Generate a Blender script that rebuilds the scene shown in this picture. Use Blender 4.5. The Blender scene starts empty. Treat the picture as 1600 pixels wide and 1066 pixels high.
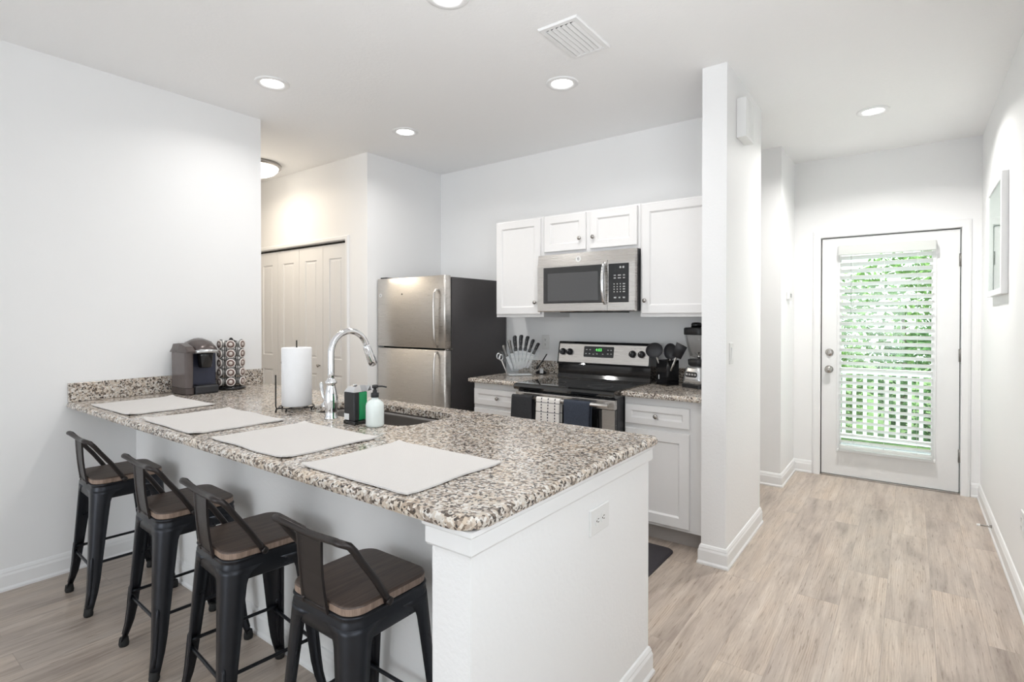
import bpy, bmesh, math, random
from mathutils import Vector, Matrix
random.seed(7)
sc = bpy.context.scene
COL = sc.collection
PI = math.pi

# ------------------------------------------------------------------ camera
cam_d = bpy.data.cameras.new('camera'); cam = bpy.data.objects.new('camera', cam_d); COL.objects.link(cam)
cam.location = (3.650, 0.2323, 1.365)
cam.rotation_euler = (math.radians(90 - 0.4828), math.radians(0.0), math.radians(36.5829))
cam_d.sensor_width = 36.0
cam_d.lens = 839.71 / 1600 * 36.0
cam_d.shift_y = (505.22 - 533.0) / 1600.0
cam_d.clip_start = 0.05
sc.camera = cam

# ------------------------------------------------------------------ world, daylight, exposure
sc.view_settings.view_transform = 'Standard'
sc.view_settings.look = 'None'
sc.view_settings.exposure = 0.03
sc.view_settings.gamma = 1.0
sc.view_settings.use_curve_mapping = False
world = bpy.data.worlds.new('overcast_sky'); sc.world = world
world.use_nodes = True
wn = world.node_tree
bg = wn.nodes['Background']
bg.inputs['Color'].default_value = (0.90, 0.96, 1.0, 1)
bg.inputs['Strength'].default_value = 2.95

def area(name, loc, rot, sx, sy, power, color, shape='RECTANGLE', spread=PI):
    d = bpy.data.lights.new(name, 'AREA'); d.shape = shape; d.size = sx; d.size_y = sy
    d.energy = power; d.color = color; d.spread = spread
    o = bpy.data.objects.new(name, d); COL.objects.link(o)
    o.location = loc; o.rotation_euler = rot
    return o
WIN_P, SIDE_P, CAN_P = 37.0, 17.0, 5.0
# added fill lamps set at the unseen windows behind and beside the camera
area('window_fill', (2.04, -4.38, 1.20), (math.radians(104), 0, 0), 3.0, 2.1, WIN_P, (0.86, 0.93, 1.0))
area('hall_ceiling_fill', (4.05, .45, 1.50), Vector((-.45, .50, .74)).to_track_quat('-Z', 'Y').to_euler(), 1.7, 1.3, SIDE_P, (0.95, 0.97, 1.0), spread=math.radians(110))  # added fill, aimed up towards the hall ceiling with a narrowed spread
sun_d = bpy.data.lights.new('sun', 'SUN'); sun_d.energy = 5.0; sun_d.angle = math.radians(1.5); sun_d.color = (1.0, 0.96, 0.90)
sun_o = bpy.data.objects.new('sun', sun_d); COL.objects.link(sun_o); sun_o.rotation_euler = (math.radians(8), math.radians(-40), 0)

# ------------------------------------------------------------------ materials
MATS = {}
def mk(name, color, rough=0.5, metal=0.0, var=0.04, nscale=30.0, bump=0.0, bscale=200.0, stretch=None,
       coat=0.0, trans=0.0, ior=1.45, emit=None, estr=0.0, alpha=1.0, spec=0.5, rvar=0.0):
    m = bpy.data.materials.new(name); m.use_nodes = True
    nt = m.node_tree; N = nt.nodes; L = nt.links
    p = N['Principled BSDF']
    p.inputs['Roughness'].default_value = rough
    p.inputs['Metallic'].default_value = metal
    p.inputs['IOR'].default_value = ior
    p.inputs['Specular IOR Level'].default_value = spec
    p.inputs['Coat Weight'].default_value = coat
    p.inputs['Transmission Weight'].default_value = trans
    p.inputs['Alpha'].default_value = alpha
    tc = N.new('ShaderNodeTexCoord'); mp = N.new('ShaderNodeMapping')
    L.new(tc.outputs['Object'], mp.inputs['Vector'])
    if stretch: mp.inputs['Scale'].default_value = stretch
    nz = N.new('ShaderNodeTexNoise'); nz.inputs['Scale'].default_value = nscale; nz.inputs['Detail'].default_value = 4
    L.new(mp.outputs['Vector'], nz.inputs['Vector'])
    mx = N.new('ShaderNodeMix'); mx.data_type = 'RGBA'
    lo = [max(0, c * (1 - var)) for c in color]; hi = [min(1, c * (1 + var)) for c in color]
    mx.inputs[6].default_value = (*lo, 1); mx.inputs[7].default_value = (*hi, 1)
    L.new(nz.outputs['Fac'], mx.inputs[0]); L.new(mx.outputs[2], p.inputs['Base Color'])
    if rvar:
        mr = N.new('ShaderNodeMapRange'); L.new(nz.outputs['Fac'], mr.inputs[0])
        mr.inputs[1].default_value = 0.3; mr.inputs[2].default_value = 0.7
        mr.inputs[3].default_value = rough - rvar; mr.inputs[4].default_value = rough + rvar
        L.new(mr.outputs[0], p.inputs['Roughness'])
    if bump:
        n2 = N.new('ShaderNodeTexNoise'); n2.inputs['Scale'].default_value = bscale; n2.inputs['Detail'].default_value = 3
        L.new(mp.outputs['Vector'], n2.inputs['Vector'])
        bp = N.new('ShaderNodeBump'); bp.inputs['Strength'].default_value = bump; bp.inputs['Distance'].default_value = 0.002
        L.new(n2.outputs['Fac'], bp.inputs['Height']); L.new(bp.outputs['Normal'], p.inputs['Normal'])
    if emit:
        p.inputs['Emission Color'].default_value = (*emit, 1); p.inputs['Emission Strength'].default_value = estr
    MATS[name] = m
    return m

mk('wall_paint', (0.89, 0.89, 0.89), 0.55, var=0.01, nscale=3, bump=0.12, bscale=90)
mk('wall_texture', (0.89, 0.89, 0.89), 0.5, var=0.01, nscale=3, bump=0.5, bscale=70)
mk('ceiling_paint', (0.95, 0.95, 0.95), 0.8, var=0.012, nscale=4, bump=0.5, bscale=55)
mk('trim_white', (0.86, 0.86, 0.86), 0.32, var=0.01)
mk('door_white', (0.82, 0.82, 0.82), 0.35, var=0.01)
mk('cabinet_white', (0.84, 0.83, 0.825), 0.35, var=0.01)
mk('gap_dark', (0.02, 0.018, 0.016), 0.8)
mk('toe_kick', (0.42, 0.39, 0.37), 0.6)
mk('gunmetal', (0.034, 0.036, 0.042), 0.32, 0.75, var=0.15, nscale=12, rvar=0.05)
mk('dark_bronze', (0.048, 0.042, 0.041), 0.36, 0.7, var=0.15, nscale=12, rvar=0.05)
mk('rubber', (0.015, 0.015, 0.015), 0.7)
mk('chrome', (0.80, 0.81, 0.83), 0.06, 1.0, var=0.02)
mk('nickel', (0.42, 0.40, 0.38), 0.24, 1.0, var=0.05)
mk('steel', (0.60, 0.575, 0.545), 0.30, 1.0, var=0.05, nscale=8, stretch=(1.5, 1.5, 60), rvar=0.04)
mk('steel_wide', (0.60, 0.575, 0.55), 0.27, 1.0, var=0.035, nscale=6, stretch=(1.2, 1.2, 70), rvar=0.03)
mk('hinge_metal', (0.22, 0.21, 0.20), 0.4, 0.8)
mk('ring_grey', (0.055, 0.055, 0.056), 0.25)
mk('sink_steel', (0.32, 0.30, 0.285), 0.30, 1.0, var=0.06, nscale=5)
mk('fridge_side', (0.085, 0.080, 0.082), 0.33, 0.35, var=0.06, bump=0.25, bscale=260)
mk('black_gloss', (0.010, 0.010, 0.011), 0.08, var=0.0, coat=0.4)
mk('black_glass', (0.010, 0.010, 0.010), 0.035, var=0.0, coat=1.0)
mk('black_plastic', (0.018, 0.018, 0.020), 0.35, var=0.1)
mk('black_satin', (0.030, 0.030, 0.034), 0.42, var=0.1)
mk('oven_window', (0.006, 0.006, 0.006), 0.05, var=0.0, coat=0.5)
mk('mw_screen', (0.060, 0.060, 0.062), 0.06, var=0.0, coat=1.0)
mk('label_white', (0.80, 0.80, 0.80), 0.5)
mk('marking_grey', (0.42, 0.42, 0.42), 0.5)
mk('display_green', (0.02, 0.20, 0.03), 0.4, emit=(0.18, 1.0, 0.2), estr=1.3)
mk('paper_white', (0.84, 0.84, 0.85), 0.9, var=0.02, bump=0.4, bscale=160)
mk('bottle_white', (0.76, 0.82, 0.80), 0.25, var=0.02)
mk('green_soap', (0.03, 0.42, 0.16), 0.10, var=0.12, nscale=18, trans=0.35, ior=1.35)
mk('smoke_tank', (0.15, 0.125, 0.12), 0.10, trans=0.15, ior=1.4, var=0.08)
mk('taupe_plastic', (0.105, 0.085, 0.080), 0.26, metal=0.35, var=0.05)
mk('navy_plastic', (0.050, 0.055, 0.085), 0.30, metal=0.3, var=0.05)
mk('silver_plastic', (0.62, 0.63, 0.64), 0.22, metal=0.8, var=0.03)
mk('foil_lid', (0.66, 0.60, 0.56), 0.35, metal=0.3, var=0.05)
mk('pod_rim', (0.84, 0.78, 0.74), 0.4, var=0.03)
mk('pod_ring', (0.17, 0.11, 0.095), 0.4, var=0.1)
mk('pod_cup', (0.72, 0.70, 0.68), 0.45, var=0.03)
mk('wire_black', (0.02, 0.018, 0.017), 0.4, metal=0.5)
mk('towel_slate', (0.045, 0.055, 0.078), 0.95, var=0.35, nscale=140, bump=0.9, bscale=500)
mk('towel_charcoal', (0.035, 0.036, 0.040), 0.95, var=0.35, nscale=140, bump=0.9, bscale=500)
mk('floor_mat', (0.040, 0.036, 0.042), 0.75, var=0.1, bump=0.5, bscale=300)
mk('lamp_glow', (1, 1, 1), 0.5, emit=(1.0, 0.985, 0.96), estr=9.0)
mk('dome_glow', (1, 0.97, 0.92), 0.4, emit=(1.0, 0.93, 0.82), estr=3.0)
mk('plate_white', (0.82, 0.82, 0.81), 0.35, var=0.01)
mk('glare_print', (0.84, 0.90, 0.88), 0.6, var=0.05, nscale=3)  # pale green tint stands in for the glare on the picture glass
mk('porch_floor', (0.36, 0.37, 0.38), 0.8, var=0.12, nscale=6)
mk('lawn', (0.12, 0.22, 0.06), 0.9, var=0.3, nscale=8)
mk('leaf', (0.17, 0.33, 0.075), 0.55, var=0.55, nscale=3.0)
mk('leaf_dark', (0.08, 0.20, 0.05), 0.55, var=0.5, nscale=3.0)
mk('bark', (0.12, 0.09, 0.06), 0.9, var=0.3)
mk('railing_white', (0.85, 0.86, 0.86), 0.5)
mk('blade_steel', (0.72, 0.72, 0.72), 0.16, 1.0, var=0.04)

def nodes_of(name):
    m = bpy.data.materials.new(name); m.use_nodes = True; MATS[name] = m
    return m.node_tree, m.node_tree.nodes, m.node_tree.links, m.node_tree.nodes['Principled BSDF']

def ramp(N, stops, interp='LINEAR'):
    r = N.new('ShaderNodeValToRGB'); e = r.color_ramp.elements; r.color_ramp.interpolation = interp
    while len(e) < len(stops): e.new(0.5)
    for i, (p, c) in enumerate(stops):
        e[i].position = p; e[i].color = (*c, 1)
    return r

def thin_glass(name, tint):
    nt, N, L, p = nodes_of(name); N.remove(p)
    t = N.new('ShaderNodeBsdfTransparent'); t.inputs[0].default_value = (*tint, 1)
    g = N.new('ShaderNodeBsdfGlossy'); g.inputs['Roughness'].default_value = 0.01
    lw = N.new('ShaderNodeLayerWeight'); lw.inputs['Blend'].default_value = 0.5
    pw = N.new('ShaderNodeMath'); pw.operation = 'POWER'; pw.inputs[1].default_value = 5.0; L.new(lw.outputs['Facing'], pw.inputs[0])
    f = N.new('ShaderNodeMath'); f.operation = 'MULTIPLY_ADD'; f.inputs[1].default_value = 0.92; f.inputs[2].default_value = 0.045; L.new(pw.outputs[0], f.inputs[0])
    m = N.new('ShaderNodeMixShader'); L.new(f.outputs[0], m.inputs[0]); L.new(t.outputs[0], m.inputs[1]); L.new(g.outputs[0], m.inputs[2])
    L.new(m.outputs[0], N['Material Output'].inputs['Surface'])
thin_glass('print_glass', (0.94, 0.98, 0.96))
thin_glass('acrylic', (0.965, 0.98, 0.99))
thin_glass('blender_glass', (0.96, 0.955, 0.95))
thin_glass('clear_plastic', (0.90, 0.90, 0.90))

def granite():
    nt, N, L, p = nodes_of('granite')
    tc = N.new('ShaderNodeTexCoord')
    # grains warped by noise
    nz = N.new('ShaderNodeTexNoise'); nz.inputs['Scale'].default_value = 60; nz.inputs['Detail'].default_value = 3
    L.new(tc.outputs['Object'], nz.inputs['Vector'])
    add = N.new('ShaderNodeVectorMath'); add.operation = 'MULTIPLY_ADD'
    L.new(nz.outputs['Color'], add.inputs[0]); add.inputs[1].default_value = (0.016, 0.016, 0.016)
    L.new(tc.outputs['Object'], add.inputs[2])
    v = N.new('ShaderNodeTexVoronoi'); v.inputs['Scale'].default_value = 125
    L.new(add.outputs[0], v.inputs['Vector'])
    r1 = ramp(N, [(0.0, (0.095, 0.075, 0.062)), (0.13, (0.22, 0.18, 0.15)), (0.26, (0.42, 0.355, 0.30)),
                  (0.42, (0.58, 0.50, 0.42)), (0.62, (0.60, 0.555, 0.50)), (0.82, (0.72, 0.69, 0.65))], 'CONSTANT')
    sp = N.new('ShaderNodeSeparateColor'); L.new(v.outputs['Color'], sp.inputs[0]); L.new(sp.outputs[0], r1.inputs[0])
    # larger drifting tint
    n2 = N.new('ShaderNodeTexNoise'); n2.inputs['Scale'].default_value = 7; n2.inputs['Detail'].default_value = 5
    L.new(tc.outputs['Object'], n2.inputs['Vector'])
    r2 = ramp(N, [(0.30, (0.86, 0.85, 0.84)), (0.52, (1, 1, 1)), (0.72, (1.0, 0.94, 0.86))])
    L.new(n2.outputs['Fac'], r2.inputs[0])
    mx = N.new('ShaderNodeMix'); mx.data_type = 'RGBA'; mx.blend_type = 'MULTIPLY'; mx.inputs[0].default_value = 1
    L.new(r1.outputs[0], mx.inputs[6]); L.new(r2.outputs[0], mx.inputs[7])
    # small black mica flecks
    v2 = N.new('ShaderNodeTexVoronoi'); v2.inputs['Scale'].default_value = 170
    L.new(add.outputs[0], v2.inputs['Vector'])
    s2 = N.new('ShaderNodeSeparateColor'); L.new(v2.outputs['Color'], s2.inputs[0])
    gt = N.new('ShaderNodeMath'); gt.operation = 'GREATER_THAN'; gt.inputs[1].default_value = 0.93
    L.new(s2.outputs[1], gt.inputs[0])
    m2 = N.new('ShaderNodeMix'); m2.data_type = 'RGBA'; m2.inputs[7].default_value = (0.050, 0.043, 0.040, 1)
    L.new(gt.outputs[0], m2.inputs[0]); L.new(mx.outputs[2], m2.inputs[6])
    L.new(m2.outputs[2], p.inputs['Base Color'])
    p.inputs['Roughness'].default_value = 0.14
    p.inputs['Specular IOR Level'].default_value = 0.5
granite()

def slat():
    nt, N, L, p = nodes_of('slat_white')
    p.inputs['Base Color'].default_value = (0.88, 0.88, 0.87, 1); p.inputs['Roughness'].default_value = 0.4
    nz = N.new('ShaderNodeTexNoise'); nz.inputs['Scale'].default_value = 40
    t = N.new('ShaderNodeBsdfTranslucent'); r = ramp(N, [(0, (0.84, 0.85, 0.84)), (1, (0.90, 0.90, 0.88))]); L.new(nz.outputs['Fac'], r.inputs[0]); L.new(r.outputs[0], t.inputs[0])
    m = N.new('ShaderNodeMixShader'); m.inputs[0].default_value = 0.5
    L.new(p.outputs[0], m.inputs[1]); L.new(t.outputs[0], m.inputs[2]); L.new(m.outputs[0], N['Material Output'].inputs['Surface'])
slat()

def planks():
    nt, N, L, p = nodes_of('floor_planks')
    tc = N.new('ShaderNodeTexCoord')
    sx = N.new('ShaderNodeSeparateXYZ'); L.new(tc.outputs['Object'], sx.inputs[0])
    cb = N.new('ShaderNodeCombineXYZ'); L.new(sx.outputs[1], cb.inputs[0]); L.new(sx.outputs[0], cb.inputs[1])
    br = N.new('ShaderNodeTexBrick'); br.offset = 0.37; br.offset_frequency = 2
    br.inputs['Scale'].default_value = 1.0
    br.inputs['Brick Width'].default_value = 1.22; br.inputs['Row Height'].default_value = 0.178
    br.inputs['Mortar Size'].default_value = 0.0011; br.inputs['Mortar Smooth'].default_value = 0.2
    br.inputs['Color1'].default_value = (0, 0, 0, 1); br.inputs['Color2'].default_value = (1, 1, 1, 1)
    br.inputs['Mortar'].default_value = (0.5, 0.5, 0.5, 1); br.inputs['Bias'].default_value = 0.0
    L.new(cb.outputs[0], br.inputs['Vector'])
    # per plank shift of the grain
    ad = N.new('ShaderNodeVectorMath'); ad.operation = 'MULTIPLY_ADD'
    L.new(br.outputs['Color'], ad.inputs[0]); ad.inputs[1].default_value = (3.1, 7.3, 5.7); L.new(cb.outputs[0], ad.inputs[2])
    mp = N.new('ShaderNodeMapping'); mp.inputs['Scale'].default_value = (1.3, 17, 1)
    L.new(ad.outputs[0], mp.inputs['Vector'])
    g = N.new('ShaderNodeTexNoise'); g.inputs['Scale'].default_value = 1.6; g.inputs['Detail'].default_value = 8
    g.inputs['Roughness'].default_value = 0.68; g.inputs['Distortion'].default_value = 0.6
    L.new(mp.outputs[0], g.inputs['Vector'])
    r = ramp(N, [(0.24, (0.27, 0.215, 0.175)), (0.38, (0.42, 0.352, 0.298)), (0.52, (0.52, 0.445, 0.382)), (0.72, (0.62, 0.550, 0.487))])
    L.new(g.outputs['Fac'], r.inputs[0])
    # blotches and worn patches
    mp2 = N.new('ShaderNodeMapping'); mp2.inputs['Scale'].default_value = (1.2, 4.0, 1)
    L.new(ad.outputs[0], mp2.inputs['Vector'])
    b = N.new('ShaderNodeTexNoise'); b.inputs['Scale'].default_value = 1.8; b.inputs['Detail'].default_value = 4
    L.new(mp2.outputs[0], b.inputs['Vector'])
    r3 = ramp(N, [(0.30, (0.74, 0.72, 0.72)), (0.52, (1, 1, 1)), (0.75, (1.10, 1.07, 1.03))])
    L.new(b.outputs['Fac'], r3.inputs[0])
    m1 = N.new('ShaderNodeMix'); m1.data_type = 'RGBA'; m1.blend_type = 'MULTIPLY'; m1.inputs[0].default_value = 1
    L.new(r.outputs[0], m1.inputs[6]); L.new(r3.outputs[0], m1.inputs[7])
    # cathedral figure on some planks
    wv = N.new('ShaderNodeTexWave'); wv.wave_type = 'RINGS'; wv.rings_direction = 'X'
    mp3 = N.new('ShaderNodeMapping'); mp3.inputs['Scale'].default_value = (0.55, 5.5, 1)
    L.new(ad.outputs[0], mp3.inputs['Vector']); L.new(mp3.outputs[0], wv.inputs['Vector'])
    wv.inputs['Scale'].default_value = 6.0; wv.inputs['Distortion'].default_value = 6.0; wv.inputs['Detail'].default_value = 3
    wv.inputs['Detail Scale'].default_value = 1.4
    r4 = ramp(N, [(0.0, (0.74, 0.70, 0.66)), (0.22, (1, 1, 1))])
    L.new(wv.outputs['Fac'], r4.inputs[0])
    m3 = N.new('ShaderNodeMix'); m3.data_type = 'RGBA'; m3.blend_type = 'MULTIPLY'
    mfac = N.new('ShaderNodeMapRange'); mfac.inputs[1].default_value = 0.45; mfac.inputs[2].default_value = 0.65
    mfac.inputs[3].default_value = 0.0; mfac.inputs[4].default_value = 0.85
    L.new(b.outputs['Fac'], mfac.inputs[0]); L.new(mfac.outputs[0], m3.inputs[0])
    L.new(m1.outputs[2], m3.inputs[6]); L.new(r4.outputs[0], m3.inputs[7])
    # plank to plank tone
    sp = N.new('ShaderNodeSeparateColor'); L.new(br.outputs['Color'], sp.inputs[0])
    r5 = ramp(N, [(0.0, (0.92, 0.915, 0.91)), (0.5, (1, 0.99, 0.98)), (1.0, (1.07, 1.06, 1.04))])
    L.new(sp.outputs[0], r5.inputs[0])
    m4 = N.new('ShaderNodeMix'); m4.data_type = 'RGBA'; m4.blend_type = 'MULTIPLY'; m4.inputs[0].default_value = 1
    L.new(m3.outputs[2], m4.inputs[6]); L.new(r5.outputs[0], m4.inputs[7])
    # short dark ticks along the grain
    mp4 = N.new('ShaderNodeMapping'); mp4.inputs['Scale'].default_value = (5, 60, 1); L.new(ad.outputs[0], mp4.inputs['Vector'])
    tk = N.new('ShaderNodeTexNoise'); tk.inputs['Scale'].default_value = 2.2; tk.inputs['Detail'].default_value = 3; L.new(mp4.outputs[0], tk.inputs['Vector'])
    r6 = ramp(N, [(0.27, (0.62, 0.58, 0.54)), (0.40, (1, 1, 1))]); L.new(tk.outputs['Fac'], r6.inputs[0])
    m6 = N.new('ShaderNodeMix'); m6.data_type = 'RGBA'; m6.blend_type = 'MULTIPLY'; m6.inputs[0].default_value = 1
    L.new(m4.outputs[2], m6.inputs[6]); L.new(r6.outputs[0], m6.inputs[7]); m4 = m6
    # seams
    m5 = N.new('ShaderNodeMix'); m5.data_type = 'RGBA'; m5.inputs[7].default_value = (0.16, 0.13, 0.11, 1)
    sm = N.new('ShaderNodeMath'); sm.operation = 'MULTIPLY'; sm.inputs[1].default_value = 0.40
    L.new(br.outputs['Fac'], sm.inputs[0]); L.new(sm.outputs[0], m5.inputs[0]); L.new(m4.outputs[2], m5.inputs[6])
    L.new(m5.outputs[2], p.inputs['Base Color'])
    p.inputs['Roughness'].default_value = 0.34; p.inputs['Specular IOR Level'].default_value = 0.45
    bp = N.new('ShaderNodeBump'); bp.inputs['Strength'].default_value = 0.12; bp.inputs['Distance'].default_value = 0.002
    L.new(g.outputs['Fac'], bp.inputs['Height']); L.new(bp.outputs[0], p.inputs['Normal'])
planks()

def wood(name, lo, hi, rough, stretch):
    nt, N, L, p = nodes_of(name)
    tc = N.new('ShaderNodeTexCoord'); mp = N.new('ShaderNodeMapping'); mp.inputs['Scale'].default_value = stretch
    L.new(tc.outputs['Object'], mp.inputs['Vector'])
    g = N.new('ShaderNodeTexNoise'); g.inputs['Scale'].default_value = 3; g.inputs['Detail'].default_value = 8
    g.inputs['Roughness'].default_value = 0.65; g.inputs['Distortion'].default_value = 0.8
    L.new(mp.outputs[0], g.inputs['Vector'])
    r = ramp(N, [(0.28, lo), (0.72, hi)]); L.new(g.outputs['Fac'], r.inputs[0]); L.new(r.outputs[0], p.inputs['Base Color'])
    p.inputs['Roughness'].default_value = rough
    bp = N.new('ShaderNodeBump'); bp.inputs['Strength'].default_value = 0.2; bp.inputs['Distance'].default_value = 0.001
    L.new(g.outputs['Fac'], bp.inputs['Height']); L.new(bp.outputs[0], p.inputs['Normal'])
wood('seat_wood', (0.038, 0.025, 0.020), (0.125, 0.088, 0.070), 0.45, (20, 1.6, 20))
wood('seat_edge_wood', (0.17, 0.115, 0.085), (0.42, 0.31, 0.245), 0.5, (30, 30, 3))

def weave(name, base, dark, scale, bump=0.6):
    nt, N, L, p = nodes_of(name)
    tc = N.new('ShaderNodeTexCoord')
    w = N.new('ShaderNodeTexWave'); w.bands_direction = 'X'; w.inputs['Scale'].default_value = scale
    w2 = N.new('ShaderNodeTexWave'); w2.bands_direction = 'Y'; w2.inputs['Scale'].default_value = scale
    L.new(tc.outputs['Object'], w.inputs['Vector']); L.new(tc.outputs['Object'], w2.inputs['Vector'])
    a = N.new('ShaderNodeMath'); a.operation = 'MULTIPLY'; L.new(w.outputs['Fac'], a.inputs[0]); L.new(w2.outputs['Fac'], a.inputs[1])
    r = ramp(N, [(0.0, dark), (0.6, base)]); L.new(a.outputs[0], r.inputs[0]); L.new(r.outputs[0], p.inputs['Base Color'])
    p.inputs['Roughness'].default_value = 0.9
    bp = N.new('ShaderNodeBump'); bp.inputs['Strength'].default_value = bump; bp.inputs['Distance'].default_value = 0.002
    L.new(a.outputs[0], bp.inputs['Height']); L.new(bp.outputs[0], p.inputs['Normal'])
weave('placemat_weave', (0.80, 0.77, 0.745), (0.66, 0.635, 0.615), 70)

def grid_towel():
    # white cotton with a thin dark window-pane check (local x across, z down)
    nt, N, L, p = nodes_of('towel_check')
    tc = N.new('ShaderNodeTexCoord'); sx = N.new('ShaderNodeSeparateXYZ'); L.new(tc.outputs['Object'], sx.inputs[0])
    def line(sock, period, width, off):
        a = N.new('ShaderNodeMath'); a.operation = 'ADD'; a.inputs[1].default_value = off + 10 * period; L.new(sock, a.inputs[0])
        m = N.new('ShaderNodeMath'); m.operation = 'MODULO'; m.inputs[1].default_value = period; L.new(a.outputs[0], m.inputs[0])
        c = N.new('ShaderNodeMath'); c.operation = 'LESS_THAN'; c.inputs[1].default_value = width; L.new(m.outputs[0], c.inputs[0])
        return c
    vx = line(sx.outputs[0], 0.052, 0.0075, 0.0)
    dash = line(sx.outputs[2], 0.020, 0.013, 0.0)
    vd = N.new('ShaderNodeMath'); vd.operation = 'MULTIPLY'; L.new(vx.outputs[0], vd.inputs[0]); L.new(dash.outputs[0], vd.inputs[1])
    hz = line(sx.outputs[2], 0.062, 0.005, 0.02)
    hh = N.new('ShaderNodeMath'); hh.operation = 'MULTIPLY'; hh.inputs[1].default_value = 0.75; L.new(hz.outputs[0], hh.inputs[0])
    mxx = N.new('ShaderNodeMath'); mxx.operation = 'MAXIMUM'; L.new(vd.outputs[0], mxx.inputs[0]); L.new(hh.outputs[0], mxx.inputs[1])
    m = N.new('ShaderNodeMix'); m.data_type = 'RGBA'; m.inputs[6].default_value = (0.80, 0.77, 0.74, 1); m.inputs[7].default_value = (0.03, 0.03, 0.045, 1)
    L.new(mxx.outputs[0], m.inputs[0]); L.new(m.outputs[2], p.inputs['Base Color']); p.inputs['Roughness'].default_value = 0.95
grid_towel()

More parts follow.
